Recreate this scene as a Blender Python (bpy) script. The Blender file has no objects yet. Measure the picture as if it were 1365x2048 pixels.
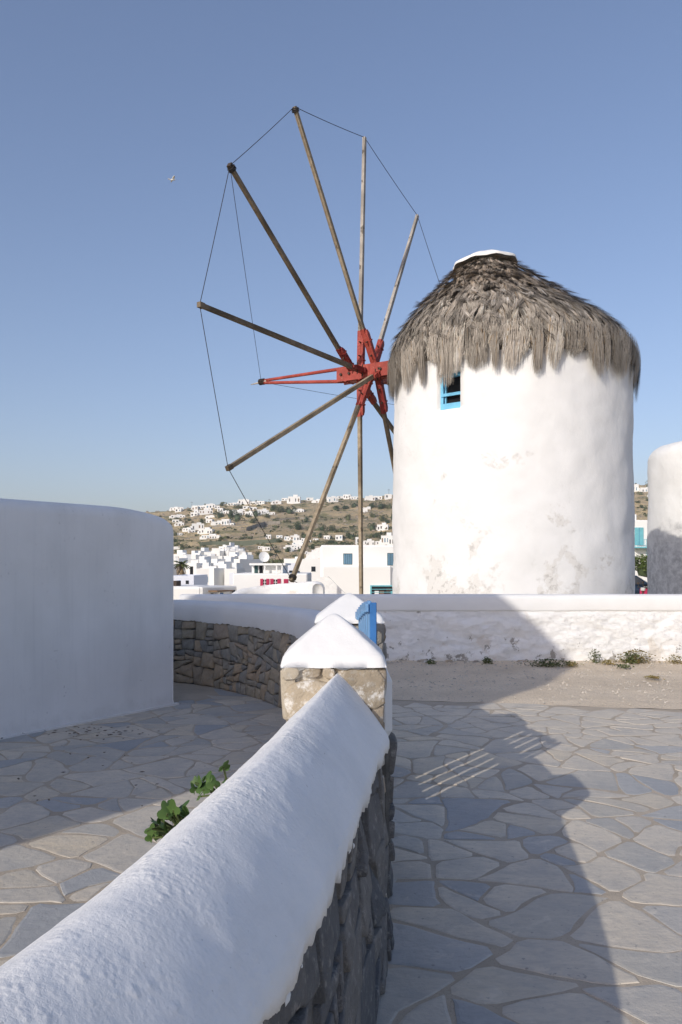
import bpy, math, random
import numpy as np
from mathutils import Vector, Matrix, noise as mn
from math import radians, sin, cos, pi, sqrt, atan2

# ------------------------------------------------------------------ camera, sky, sun, exposure
S = bpy.context.scene
COL = S.collection
F = 1593.0                      # focal length in photo pixels (28 mm lens on 36 mm)
EYE = 1.6
HOR = 1128.0                    # row of the horizon in the photo
SUN_AZ = radians(35.5)          # sun stands behind the camera, this far to the left
SUN_EL = radians(24.2)
cam_d = bpy.data.cameras.new('camera')
cam_d.lens = 28.0; cam_d.sensor_width = 36.0; cam_d.sensor_fit = 'AUTO'
cam_d.shift_y = (HOR - 1024.0) / 2048.0
cam_d.clip_start = 0.05; cam_d.clip_end = 9000
cam = bpy.data.objects.new('camera', cam_d); COL.objects.link(cam)
cam.location = (0, 0, EYE); cam.rotation_euler = (radians(90), 0, 0)
S.camera = cam

W = bpy.data.worlds.new('World'); S.world = W; W.use_nodes = True
wn = W.node_tree
for n in list(wn.nodes): wn.nodes.remove(n)
sky = wn.nodes.new('ShaderNodeTexSky'); sky.sky_type = 'NISHITA'; sky.sun_disc = False
sky.sun_elevation = SUN_EL
sky.sun_rotation = math.pi + SUN_AZ         # sun towards (-sin az, -cos az)
sky.altitude = 20; sky.air_density = 1.0; sky.dust_density = 1.7; sky.ozone_density = 2.8
gm = wn.nodes.new('ShaderNodeGamma'); gm.inputs['Gamma'].default_value = 0.86
hs = wn.nodes.new('ShaderNodeMix'); hs.data_type = 'RGBA'; hs.blend_type = 'MULTIPLY'
hs.inputs[0].default_value = 1.0; hs.inputs[7].default_value = (1.06, 0.98, 1.035, 1)
bg = wn.nodes.new('ShaderNodeBackground'); bg.inputs['Strength'].default_value = 0.15
wo = wn.nodes.new('ShaderNodeOutputWorld')
wn.links.new(sky.outputs[0], gm.inputs['Color']); wn.links.new(gm.outputs[0], hs.inputs[6]); wn.links.new(hs.outputs[2], bg.inputs['Color'])
wn.links.new(bg.outputs[0], wo.inputs['Surface'])

sun_d = bpy.data.lights.new('sun', 'SUN'); sun_d.energy = 2.6; sun_d.angle = radians(0.5)
sun_d.color = (1.0, 0.925, 0.82)
sun = bpy.data.objects.new('sun', sun_d); COL.objects.link(sun)
SV = Vector((-sin(SUN_AZ) * cos(SUN_EL), -cos(SUN_AZ) * cos(SUN_EL), sin(SUN_EL)))
sun.rotation_euler = SV.to_track_quat('Z', 'Y').to_euler()
sun.location = SV * 60

S.view_settings.view_transform = 'Standard'; S.view_settings.look = 'None'
S.view_settings.exposure = 0.28; S.view_settings.gamma = 1.0
S.view_settings.use_curve_mapping = False
S.render.engine = 'CYCLES'
S.cycles.use_denoising = True

R = random.Random(7)

# ------------------------------------------------------------------ helpers
def at(px, py, Y):
    """world point seen at photo pixel (px, py) at depth Y"""
    return Vector(((px - 682.5) / F * Y, Y, EYE + (HOR - py) / F * Y))
def sstep(a, b, x):
    t = min(1, max(0, (x - a) / (b - a))); return t * t * (3 - 2 * t)
def lerp(a, b, t): return a + (b - a) * t
def interp(x, pts):
    if x <= pts[0][0]: return pts[0][1]
    for (x0, y0), (x1, y1) in zip(pts, pts[1:]):
        if x <= x1: return y0 + (y1 - y0) * (x - x0) / (x1 - x0)
    return pts[-1][1]
def fbm(x, y, z=0.0, o=4):
    return mn.fractal(Vector((x, y, z)), 1.0, 2.0, o)

def link(o, parent=None):
    COL.objects.link(o)
    if parent is not None: o.parent = parent
    return o
def mesh(name, verts, faces, mat, parent=None, smooth=False, cols=None):
    me = bpy.data.meshes.new(name)
    me.from_pydata([tuple(v) for v in verts], [], faces)
    if mat is not None: me.materials.append(mat)
    if smooth: me.polygons.foreach_set('use_smooth', [True] * len(me.polygons))
    if cols is not None:
        at_ = me.color_attributes.new('Col', 'FLOAT_COLOR', 'POINT')
        at_.data.foreach_set('color', np.asarray(cols, dtype=np.float32).ravel())
    me.update()
    return link(bpy.data.objects.new(name, me), parent)
def inst(name, src, parent=None, mat=None):
    o = bpy.data.objects.new(name, src.data if hasattr(src, 'data') else src)
    return link(o, parent)
def tag(o, label=None, cat=None, group=None, kind=None):
    if label: o['label'] = label
    if cat: o['category'] = cat
    if group: o['group'] = group
    if kind: o['kind'] = kind
    return o
def empty(name, loc=(0, 0, 0), rz=0):
    o = bpy.data.objects.new(name, None); o.location = loc; o.rotation_euler = (0, 0, rz)
    o.empty_display_size = 0.1
    return link(o)

class MB:
    """collects simple solids into one mesh"""
    def __init__(s): s.v = []; s.f = []
    def add(s, v, f):
        n = len(s.v); s.v += [tuple(p) for p in v]; s.f += [tuple(i + n for i in q) for q in f]
    def box(s, x0, x1, y0, y1, z0, z1, bev=0.0):
        if bev <= 0:
            s.add([(x0,y0,z0),(x1,y0,z0),(x1,y1,z0),(x0,y1,z0),(x0,y0,z1),(x1,y0,z1),(x1,y1,z1),(x0,y1,z1)],
                  [(0,3,2,1),(4,5,6,7),(0,1,5,4),(1,2,6,5),(2,3,7,6),(3,0,4,7)])
        else:
            b = bev
            P = lambda c: [(x0+c,y0+c),(x1-c,y0+c),(x1-c,y1-c),(x0+c,y1-c)]
            def oct_(c):
                return [(x0+b,y0+c),(x1-b,y0+c),(x1-c,y0+b),(x1-c,y1-b),(x1-b,y1-c),(x0+b,y1-c),(x0+c,y1-b),(x0+c,y0+b)]
            rings = [[(x,y,z0) for x,y in oct_(b*.6)],[(x,y,z0+b) for x,y in oct_(0)],[(x,y,z1-b) for x,y in oct_(0)],[(x,y,z1) for x,y in oct_(b*.6)]]
            v = [p for r in rings for p in r]; f = [tuple(range(7,-1,-1)), tuple(range(24,32))]
            for k in range(3):
                for i in range(8):
                    j=(i+1)%8; f.append((k*8+i,k*8+j,k*8+8+j,k*8+8+i))
            s.add(v, f)
    def beam(s, p0, p1, w, h, up=(0,0,1), taper=1.0):
        p0=Vector(p0); p1=Vector(p1); d=(p1-p0).normalized()
        a=d.cross(Vector(up))
        if a.length<1e-4: a=d.cross(Vector((1,0,0)))
        a.normalize(); b=a.cross(d).normalized()
        v=[]
        for p,k in ((p0,1.0),(p1,taper)):
            for sa,sb in ((-1,-1),(1,-1),(1,1),(-1,1)):
                v.append(p+a*(sa*w*k/2)+b*(sb*h*k/2))
        s.add(v,[(0,1,2,3),(7,6,5,4),(0,4,5,1),(1,5,6,2),(2,6,7,3),(3,7,4,0)])
    def tube(s, pts, r, n=6, r1=None):
        pts=[Vector(p) for p in pts]; m=len(pts); base=len(s.v)
        for i,p in enumerate(pts):
            d=(pts[min(i+1,m-1)]-pts[max(i-1,0)]).normalized()
            a=d.cross(Vector((0,0,1)))
            if a.length<1e-3: a=d.cross(Vector((1,0,0)))
            a.normalize(); b=a.cross(d)
            rr=r if r1 is None else lerp(r,r1,i/(m-1))
            for k in range(n):
                t=2*pi*k/n; s.v.append(tuple(p+a*(rr*cos(t))+b*(rr*sin(t))))
        for i in range(m-1):
            for k in range(n):
                j=(k+1)%n; s.f.append((base+i*n+k,base+i*n+j,base+i*n+n+j,base+i*n+n+k))
        s.f.append(tuple(base+k for k in range(n-1,-1,-1))); s.f.append(tuple(base+(m-1)*n+k for k in range(n)))
    def prism(s, poly, y0, y1):
        """poly in (x,z), extruded along y"""
        n=len(poly); v=[(x,y0,z) for x,z in poly]+[(x,y1,z) for x,z in poly]
        f=[tuple(range(n)),tuple(range(2*n-1,n-1,-1))]
        for i in range(n):
            j=(i+1)%n; f.append((i,n+i,n+j,j))
        s.add(v,f)
    def lathe(s, prof, n=16, c=(0,0,0), close=True):
        base=len(s.v); m=len(prof)
        for r,z in prof:
            for k in range(n):
                t=2*pi*k/n; s.v.append((c[0]+r*cos(t),c[1]+r*sin(t),c[2]+z))
        for i in range(m-1):
            for k in range(n):
                j=(k+1)%n; s.f.append((base+i*n+k,base+i*n+j,base+i*n+n+j,base+i*n+n+k))
        if close:
            s.f.append(tuple(base+k for k in range(n-1,-1,-1))); s.f.append(tuple(base+(m-1)*n+k for k in range(n)))
    def build(s, name, mat, parent=None, smooth=False):
        return mesh(name, s.v, s.f, mat, parent, smooth)

# ------------------------------------------------------------------ materials
def nodes(name, rough=0.85, spec=0.25):
    m = bpy.data.materials.new(name); m.use_nodes = True
    nt = m.node_tree; b = nt.nodes['Principled BSDF']
    b.inputs['Roughness'].default_value = rough
    b.inputs['Specular IOR Level'].default_value = spec
    return m, nt, b
def N(nt, kind, **kw):
    n = nt.nodes.new(kind)
    for k, v in kw.items():
        if k in n.inputs: n.inputs[k].default_value = v
        else: setattr(n, k, v)
    return n
def coords(nt, scale=(1,1,1), kind='Object'):
    tc = nt.nodes.new('ShaderNodeTexCoord'); mp = nt.nodes.new('ShaderNodeMapping')
    mp.inputs['Scale'].default_value = scale
    nt.links.new(tc.outputs[kind], mp.inputs['Vector']); return mp.outputs['Vector']
def noise_(nt, vec, scale, detail=4, rough=0.55, dist=0.0):
    n = N(nt, 'ShaderNodeTexNoise', Scale=scale, Detail=detail, Roughness=rough, Distortion=dist)
    if vec is not None: nt.links.new(vec, n.inputs['Vector'])
    return n.outputs['Fac']
def ramp(nt, fac, stops):
    r = nt.nodes.new('ShaderNodeValToRGB'); e = r.color_ramp.elements
    while len(e) < len(stops): e.new(0.5)
    for i, (p, c) in enumerate(stops):
        e[i].position = p; e[i].color = (c, c, c, 1) if not isinstance(c, (tuple, list)) else (*c, 1)
    nt.links.new(fac, r.inputs['Fac']); return r.outputs['Color']
def mix(nt, fac, a, b, blend='MIX'):
    m = nt.nodes.new('ShaderNodeMix'); m.data_type = 'RGBA'; m.blend_type = blend
    for s, x in (('Factor', fac), ('A', a), ('B', b)):
        i = [k for k in m.inputs if k.name == s and (k.type == 'VALUE' if s == 'Factor' else k.type == 'RGBA')][0]
        if isinstance(x, (int, float)): i.default_value = x
        elif isinstance(x, (tuple, list)): i.default_value = (*x, 1)
        else: nt.links.new(x, i)
    return [o for o in m.outputs if o.type == 'RGBA'][0]
def math_(nt, op, a, b=None, c=None):
    m = nt.nodes.new('ShaderNodeMath'); m.operation = op
    for i, x in enumerate((a, b, c)):
        if x is None: continue
        if isinstance(x, (int, float)): m.inputs[i].default_value = x
        else: nt.links.new(x, m.inputs[i])
    return m.outputs[0]
def bump(nt, b, h, strength=0.4, dist=0.01, prev=None):
    n = N(nt, 'ShaderNodeBump', Strength=strength, Distance=dist)
    nt.links.new(h, n.inputs['Height'])
    if prev is not None: nt.links.new(prev, n.inputs['Normal'])
    nt.links.new(n.outputs['Normal'], b.inputs['Normal']); return n.outputs['Normal']
def setcol(nt, b, c):
    if isinstance(c, tuple): b.inputs['Base Color'].default_value = (*c, 1)
    else: nt.links.new(c, b.inputs['Base Color'])
def posz(nt):
    g = nt.nodes.new('ShaderNodeNewGeometry'); s = nt.nodes.new('ShaderNodeSeparateXYZ')
    nt.links.new(g.outputs['Position'], s.inputs[0]); return s.outputs['Z']
def objrand(nt):
    return nt.nodes.new('ShaderNodeObjectInfo').outputs['Random']

def m_plain(name, col, rough=0.7, var=0.12, scale=6, bmp=0.15, bscale=40, bd=0.004, spec=0.25, metal=0.0):
    m, nt, b = nodes(name, rough, spec); v = coords(nt)
    f = noise_(nt, v, scale, 5)
    lo = tuple(c * (1 - var) for c in col); hi = tuple(min(1, c * (1 + var)) for c in col)
    setcol(nt, b, ramp(nt, f, [(0.3, lo), (0.7, hi)]))
    b.inputs['Metallic'].default_value = metal
    if bmp: bump(nt, b, noise_(nt, v, bscale, 3), bmp, bd)
    return m
WHITE = (0.80, 0.80, 0.785)
def m_white(name, bs=0.25, fine=60, stain=0.0, streak=False, bd=0.006):
    m, nt, b = nodes(name, 0.9, 0.15); v = coords(nt, (1,1,1), 'Object')
    f = noise_(nt, v, 1.7, 5)
    c = ramp(nt, f, [(0.3, (0.765,0.765,0.75)), (0.65, (0.83,0.83,0.82))])
    n = None
    if streak:
        vs = coords(nt, (26, 26, 0.7)); fs = noise_(nt, vs, 1.0, 4, 0.6)
        c = mix(nt, ramp(nt, fs, [(0.52, 0.0), (0.78, 0.16)]), c, (0.55,0.56,0.57))
        sp = noise_(nt, v, 34, 2); spm = noise_(nt, v, 2.2, 2)
        k = math_(nt, 'MULTIPLY', ramp(nt, sp, [(0.66,0.0),(0.72,1.0)]), ramp(nt, spm, [(0.5,0.0),(0.65,0.6)]))
        c = mix(nt, k, c, (0.42,0.42,0.42))
        st = noise_(nt, coords(nt, (2.2,2.2,0.8)), 1.0, 3); c = mix(nt, ramp(nt, st, [(0.5,0.0),(0.8,0.28)]), c, (0.5,0.51,0.5))
        zl = posz(nt); dz = math_(nt, 'ADD', math_(nt, 'MULTIPLY_ADD', zl, -3.2, 0.45), math_(nt, 'MULTIPLY_ADD', noise_(nt, v, 6, 5, 0.7), 1.1, -0.55))
        c = mix(nt, ramp(nt, dz, [(0.0,0.0),(0.6,0.35)]), c, (0.45,0.43,0.39))
        n = bump(nt, b, fs, 0.10, 0.003)
    if stain:
        z = posz(nt)
        zz = math_(nt, 'MULTIPLY_ADD', z, -0.42, 1.25)     # more wear low on the wall
        big = noise_(nt, v, 1.1, 6, 0.6, 0.3)
        d = math_(nt, 'ADD', big, math_(nt, 'MULTIPLY', math_(nt, 'MAXIMUM', zz, -0.45), 0.13 * stain))
        c = mix(nt, ramp(nt, math_(nt,'MULTIPLY_ADD',noise_(nt, v, 9, 6, 0.7),0.16,math_(nt,'SUBTRACT',d,0.08)), [(0.605,0.0),(0.635,0.6)]), c, (0.67,0.65,0.61))
        ck = math_(nt, 'ABSOLUTE', math_(nt, 'SUBTRACT', noise_(nt, v, 1.5, 5, 0.6, 0.8), 0.5)); ckm = ramp(nt, noise_(nt, v, 0.7, 2), [(0.5,0.0),(0.62,0.5)])
        c = mix(nt, math_(nt, 'MULTIPLY', ramp(nt, ck, [(0.0,1.0),(0.004,0.0)]), ckm), c, (0.5,0.49,0.47))
        cr = noise_(nt, v, 7, 6, 0.65, 0.5)
        d2 = math_(nt, 'MULTIPLY', ramp(nt, d, [(0.58,0.0),(0.68,1.0)]), ramp(nt, cr, [(0.53,0.0),(0.60,0.8)]))
        c = mix(nt, d2, c, (0.47,0.455,0.43))
    setcol(nt, b, c)
    n = bump(nt, b, noise_(nt, v, 6, 5), bs * 0.8, bd * 5, n)
    bump(nt, b, noise_(nt, v, fine, 4, 0.7), bs, bd, n)
    return m
M = {}
M['white'] = m_white('whitewash')
def m_near():
    m, nt, b = nodes('whitewash_coarse', 0.9, 0.15); v = coords(nt)
    c = ramp(nt, noise_(nt, v, 3.5, 6, 0.6), [(0.3,(0.77,0.775,0.77)),(0.65,(0.87,0.87,0.86))])
    c = mix(nt, ramp(nt, noise_(nt, v, 55, 3), [(0.70,0.0),(0.75,0.55)]), c, (0.45,0.44,0.42))
    cr = math_(nt, 'ABSOLUTE', math_(nt, 'SUBTRACT', noise_(nt, v, 2.3, 3, 0.5, 1.0), 0.5))
    c = mix(nt, ramp(nt, noise_(nt, coords(nt,(1,0.35,1)), 6, 5, 0.7), [(0.56,0.0),(0.75,0.22)]), c, (0.58,0.57,0.54))
    setcol(nt, b, c)
    vo = N(nt, 'ShaderNodeTexVoronoi', Scale=75.0); vo.feature = 'SMOOTH_F1'; vo.inputs['Smoothness'].default_value = 0.6; nt.links.new(v, vo.inputs['Vector'])
    vo2 = N(nt, 'ShaderNodeTexVoronoi', Scale=32.0); vo2.feature = 'SMOOTH_F1'; vo2.inputs['Smoothness'].default_value = 0.5; nt.links.new(v, vo2.inputs['Vector'])
    pm = ramp(nt, noise_(nt, v, 4.5, 4, 0.6), [(0.40,0.15),(0.60,1.0)])
    hgt = math_(nt, 'MULTIPLY', math_(nt, 'ADD', math_(nt, 'MULTIPLY', ramp(nt, vo.outputs['Distance'], [(0.0,1.0),(0.55,0.0)]), 0.55), math_(nt, 'MULTIPLY', ramp(nt, vo2.outputs['Distance'], [(0.0,1.0),(0.5,0.0)]), ramp(nt, noise_(nt, v, 15, 2), [(0.5,0.0),(0.6,1.2)]))), pm)
    n = bump(nt, b, noise_(nt, v, 9, 5), 0.3, 0.02)
    n = bump(nt, b, hgt, 0.6, 0.004, n)
    n = bump(nt, b, noise_(nt, coords(nt,(60,8,60)), 1.0, 4, 0.7), 0.25, 0.004, n)
    bump(nt, b, noise_(nt, v, 150, 4, 0.8), 0.6, 0.0028, n)
    return m
M['white_near'] = m_near()
M['white_streak'] = m_white('whitewash_streaked', 0.15, 90, streak=True)
M['white_mill'] = m_white('whitewash_weathered', 0.35, 30, stain=1.0)
M['white_far'] = m_plain('whitewash_distant', (0.80,0.80,0.78), 0.9, 0.04, 0.3, 0.1, 3, 0.05)
M['white_shadehouse'] = m_plain('whitewash_shade_tint', (0.70,0.73,0.80), 0.9, 0.05, 0.5, 0)  # whitewash with the blue cast of shade put into its colour
M['cloth'] = m_plain('roof_cloth', (0.82,0.81,0.78), 0.8, 0.05, 5, 0.2, 12, 0.02)

def m_wallrough():
    m, nt, b = nodes('whitewash_peeling', 0.92, 0.15); v = coords(nt)
    c = ramp(nt, noise_(nt, v, 2.5, 5), [(0.3,(0.79,0.79,0.775)),(0.65,(0.87,0.865,0.85))])
    z = posz(nt)
    p = noise_(nt, v, 1.6, 6, 0.62, 0.4)
    c = mix(nt, ramp(nt, p, [(0.60,0.0),(0.65,0.65)]), c, (0.66,0.60,0.52))
    low = math_(nt, 'MULTIPLY_ADD', z, -0.55, 0.36)
    p2 = math_(nt, 'ADD', noise_(nt, v, 4.5, 6, 0.7), math_(nt, 'MULTIPLY', math_(nt, 'MAXIMUM', low, 0.0), 0.35))
    c = mix(nt, ramp(nt, p2, [(0.665,0.0),(0.70,0.9)]), c, (0.33,0.31,0.28))
    cr = noise_(nt, coords(nt, (2.2,2.2,6)), 2.2, 5, 0.7, 0.6)
    ln = math_(nt, 'ABSOLUTE', math_(nt, 'SUBTRACT', cr, 0.5))
    c = mix(nt, ramp(nt, ln, [(0.0,0.4),(0.007,0.0)]), c, (0.45,0.44,0.42))
    setcol(nt, b, c)
    n = bump(nt, b, noise_(nt, v, 9, 5, 0.6), 0.35, 0.03)
    n = bump(nt, b, ramp(nt, ln, [(0.0,0.0),(0.02,1.0)]), 0.5, 0.008, n)
    bump(nt, b, noise_(nt, v, 70, 3), 0.3, 0.004, n)
    return m
M['wallrough'] = m_wallrough()

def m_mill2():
    m, nt, b = nodes('whitewash_grey_shadow', 0.92, 0.15); v = coords(nt)
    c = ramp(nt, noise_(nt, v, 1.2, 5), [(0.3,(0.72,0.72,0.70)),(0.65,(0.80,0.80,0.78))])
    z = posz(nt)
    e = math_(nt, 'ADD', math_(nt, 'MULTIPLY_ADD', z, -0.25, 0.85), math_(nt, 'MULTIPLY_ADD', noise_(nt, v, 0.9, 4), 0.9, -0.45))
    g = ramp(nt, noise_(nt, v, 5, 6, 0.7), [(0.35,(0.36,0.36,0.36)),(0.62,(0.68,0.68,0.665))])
    c = mix(nt, ramp(nt, e, [(0.12,0.0),(0.30,0.85)]), c, g)  # mottled grey cast shadow painted into the lower wall colour
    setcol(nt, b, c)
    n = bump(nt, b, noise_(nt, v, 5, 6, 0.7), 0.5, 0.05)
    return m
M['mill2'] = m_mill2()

def m_paving():
    m, nt, b = nodes('slate_paving', 0.62, 0.35); v = coords(nt); r = objrand(nt)
    base = ramp(nt, r, [(0.0,(0.37,0.38,0.385)),(0.14,(0.46,0.455,0.435)),(0.26,(0.61,0.545,0.445)),(0.5,(0.69,0.61,0.49)),(0.72,(0.46,0.44,0.395)),(0.86,(0.69,0.59,0.44)),(1.0,(0.60,0.54,0.445))])
    # noise shifted per stone
    cmb = nt.nodes.new('ShaderNodeCombineXYZ'); nt.links.new(math_(nt,'MULTIPLY',r,37.0), cmb.inputs[0]); nt.links.new(math_(nt,'MULTIPLY',r,91.0), cmb.inputs[2])
    va = nt.nodes.new('ShaderNodeVectorMath'); va.operation='ADD'; nt.links.new(v, va.inputs[0]); nt.links.new(cmb.outputs[0], va.inputs[1])
    vv = va.outputs[0]
    cl = noise_(nt, vv, 3.2, 6, 0.65, 0.4)
    c = mix(nt, ramp(nt, cl, [(0.45,0.0),(0.8,0.55)]), base, (0.36,0.375,0.385))
    c = mix(nt, ramp(nt, noise_(nt, vv, 6, 5, 0.6, 1.2), [(0.58,0.0),(0.72,0.5)]), c, (0.74,0.67,0.56))
    c = mix(nt, ramp(nt, noise_(nt, vv, 30, 3), [(0.66,0.0),(0.74,0.6)]), c, (0.17,0.17,0.17))
    c = mix(nt, ramp(nt, noise_(nt, coords(nt,(1,3,1)), 11, 6, 0.75, 0.8), [(0.35,0.30),(0.55,0.0)]), c, (0.25,0.25,0.25))
    c = mix(nt, ramp(nt, noise_(nt, coords(nt,(1,1,1),'Object'), 1.4, 4, 0.6), [(0.55,0.0),(0.75,0.45)]), c, (0.24,0.255,0.27))
    setcol(nt, b, c)
    nt.links.new(ramp(nt, cl, [(0.3,0.5),(0.7,0.75)]), b.inputs['Roughness'])
    n = bump(nt, b, noise_(nt, vv, 7, 6, 0.65), 0.6, 0.016)
    bump(nt, b, noise_(nt, vv, 45, 5, 0.7), 0.45, 0.005, n)
    return m
M['paving'] = m_paving()
def m_mortar():
    m, nt, b = nodes('sandy_mortar', 0.95, 0.1); v = coords(nt)
    c = ramp(nt, noise_(nt, v, 2.5, 6, 0.6), [(0.3,(0.40,0.34,0.265)),(0.7,(0.56,0.48,0.38))])
    c = mix(nt, ramp(nt, noise_(nt, v, 110, 2), [(0.6,0.0),(0.7,0.5)]), c, (0.16,0.15,0.14))
    setcol(nt, b, c)
    n = bump(nt, b, noise_(nt, v, 14, 5, 0.6), 0.4, 0.02); bump(nt, b, noise_(nt, v, 120, 3), 0.5, 0.004, n)
    return m
M['mortar'] = m_mortar()
def m_gravel():
    m, nt, b = nodes('dusty_gravel', 0.95, 0.1); v = coords(nt)
    c = ramp(nt, noise_(nt, v, 1.1, 6, 0.6), [(0.3,(0.62,0.515,0.385)),(0.7,(0.78,0.66,0.505))])
    g = noise_(nt, v, 42, 3, 0.7)
    c = mix(nt, ramp(nt, g, [(0.56,0.0),(0.68,0.7)]), c, (0.30,0.27,0.23))
    c = mix(nt, ramp(nt, noise_(nt, v, 75, 2), [(0.62,0.0),(0.70,0.6)]), c, (0.70,0.66,0.59))
    setcol(nt, b, c)
    n = bump(nt, b, noise_(nt, v, 6, 5), 0.4, 0.05); bump(nt, b, g, 0.7, 0.02, n)
    return m
M['gravel'] = m_gravel()
M['pebble'] = m_plain('pale_pebble', (0.50,0.45,0.38), 0.9, 0.35, 9, 0)
def m_fieldstone(name, stops, dark=(0.08,0.08,0.08), bs=0.7, wash=0.0):
    m, nt, b = nodes(name, 0.9, 0.2); v = coords(nt); r = objrand(nt)
    base = ramp(nt, r, stops)
    f = noise_(nt, v, 9, 6, 0.7, 0.3)
    c = mix(nt, ramp(nt, f, [(0.45,0.0),(0.8,0.6)]), base, dark)
    c = mix(nt, ramp(nt, noise_(nt, v, 26, 4, 0.7), [(0.54,0.0),(0.7,0.5)]), c, (0.46,0.44,0.40))
    if wash: c = mix(nt, ramp(nt, noise_(nt, v, 8, 6, 0.75), [(0.52,0.0),(0.60,wash)]), c, (0.78,0.77,0.74))
    setcol(nt, b, c)
    n = bump(nt, b, f, bs, 0.03); bump(nt, b, noise_(nt, v, 55, 4, 0.7), 0.5, 0.006, n)
    return m
M['stone_dark'] = m_fieldstone('dark_fieldstone', [(0,(0.13,0.135,0.14)),(0.4,(0.17,0.165,0.16)),(0.7,(0.21,0.20,0.185)),(1,(0.15,0.15,0.15))], (0.06,0.062,0.066), 1.0)
M['stone_wall'] = m_fieldstone('mixed_fieldstone', [(0,(0.25,0.25,0.235)),(0.3,(0.33,0.31,0.27)),(0.55,(0.40,0.345,0.26)),(0.8,(0.47,0.36,0.25)),(1,(0.28,0.27,0.25))])
M['stone_warm'] = m_fieldstone('warm_fieldstone', [(0,(0.44,0.39,0.31)),(0.5,(0.48,0.43,0.35)),(1,(0.40,0.33,0.24))], (0.27,0.22,0.15), 0.7, 0.75)
M['stone_brown'] = m_fieldstone('brown_fieldstone', [(0,(0.33,0.28,0.21)),(1,(0.36,0.30,0.23))], (0.16,0.13,0.09), 0.7, 0.7)
M['mortar_dark'] = m_plain('dark_mortar', (0.13,0.125,0.115), 0.95, 0.35, 12, 0.7, 40, 0.015)

def m_straw():
    m, nt, b = nodes('grey_straw', 0.85, 0.2)
    a = nt.nodes.new('ShaderNodeAttribute'); a.attribute_name = 'Col'
    nt.links.new(a.outputs['Color'], b.inputs['Base Color']); return m
M['straw'] = m_straw()
M['straw_base'] = m_plain('thatch_underlayer', (0.13,0.11,0.09), 0.95, 0.4, 8, 0.8, 20, 0.06)
def m_wood(name, a, b_, sc=(9,9,9)):
    m, nt, b = nodes(name, 0.8, 0.2)
    v = coords(nt, sc); f = noise_(nt, v, 1.0, 6, 0.65, 0.4)
    f2 = noise_(nt, coords(nt), 1.3, 4)
    c = mix(nt, ramp(nt, f2, [(0.4,0.0),(0.65,1.0)]), ramp(nt, f, [(0.3,a),(0.7,b_)]), tuple(x*0.72 for x in a))
    c = mix(nt, ramp(nt, noise_(nt, coords(nt), 5, 3), [(0.64,0.0),(0.68,0.7)]), c, (0.07,0.055,0.04))
    setcol(nt, b, c); bump(nt, b, f, 0.5, 0.01); return m
M['wood_grey'] = m_wood('weathered_pole', (0.36,0.33,0.29), (0.50,0.46,0.41))
M['wood_dark'] = m_wood('dark_shaded_pole', (0.14,0.11,0.075), (0.27,0.215,0.155))  # dark wood, shade of the spokes facing away from the sun put in the colour
M['wood_tan'] = m_wood('tan_pole', (0.25,0.20,0.135), (0.42,0.35,0.255))
def m_paint(name,col,chip,rough=0.6):
    m, nt, b = nodes(name, rough, 0.3); v = coords(nt)
    c = ramp(nt, noise_(nt, v, 3, 5), [(0.3,tuple(x*.72 for x in col)),(0.55,col),(0.75,tuple(min(1,x*1.25+.02) for x in col))])
    c = mix(nt, ramp(nt, noise_(nt, v, 16, 6, 0.7), [(0.60,0.0),(0.64,0.85)]), c, chip)
    c = mix(nt, ramp(nt, noise_(nt, coords(nt,(3,3,3)), 9, 4, .7), [(0.66,0.0),(0.72,0.8)]), c, tuple(x*.25 for x in col))
    setcol(nt, b, c); bump(nt, b, noise_(nt, v, 22, 5, .7), 0.5, 0.012); return m
M['red'] = m_paint('red_paint', (0.36,0.062,0.045), (0.42,0.17,0.12))
M['red_dark'] = m_paint('red_paint_shaded', (0.24,0.032,0.028), (0.22,0.10,0.08))  # same red with shade put into it, for roots of the dark spokes
M['rope'] = m_plain('tarred_rope', (0.035,0.033,0.035), 0.8, 0.1, 9, 0)
M['iron'] = m_plain('rusty_iron', (0.06,0.045,0.035), 0.7, 0.3, 20, 0.3)
M['blue'] = m_plain('blue_paint', (0.17,0.34,0.58), 0.55, 0.12, 9, 0.2, 25, 0.004)
M['blue_deep'] = m_plain('deep_blue_paint', (0.045,0.17,0.43), 0.5, 0.15, 9, 0.2, 25, 0.004)
M['blue_win'] = m_plain('sky_blue_paint', (0.17,0.47,0.68), 0.55, 0.12, 9, 0.2, 25, 0.004)
M['blue_shut'] = m_plain('blue_shutter_paint', (0.13,0.24,0.33), 0.6, 0.12, 9, 0)
M['turq'] = m_plain('turquoise_paint', (0.17,0.46,0.52), 0.6, 0.1, 5, 0)
M['magenta'] = m_plain('crimson_paint', (0.42,0.03,0.09), 0.6, 0.12, 5, 0)
M['brown'] = m_plain('brown_paint', (0.20,0.13,0.08), 0.7, 0.15, 5, 0)
M['green_dark'] = m_plain('dark_green_cloth', (0.04,0.09,0.09), 0.8, 0.15, 5, 0)
def m_pane(name, col, rough=0.12):
    m, nt, b = nodes(name, rough, 0.5); setcol(nt, b, col); return m
M['pane'] = m_pane('window_glass_dark', (0.02,0.025,0.03))
M['interior'] = m_plain('dark_interior', (0.012,0.013,0.016), 0.95, 0.3, 5, 0)
def m_leaf(name, a, b_, rough=0.55):
    m, nt, b = nodes(name, rough, 0.3); r = objrand(nt)
    f = noise_(nt, coords(nt), 2.5, 4)
    setcol(nt, b, ramp(nt, f, [(0.3,a),(0.7,b_)])); 
    b.inputs['Subsurface Weight'].default_value = 0.0
    return m
M['fig'] = m_leaf('fig_leaf', (0.018,0.05,0.016), (0.11,0.19,0.045))
M['bush'] = m_leaf('dark_evergreen_leaf', (0.035,0.06,0.026), (0.075,0.10,0.042))
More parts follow.
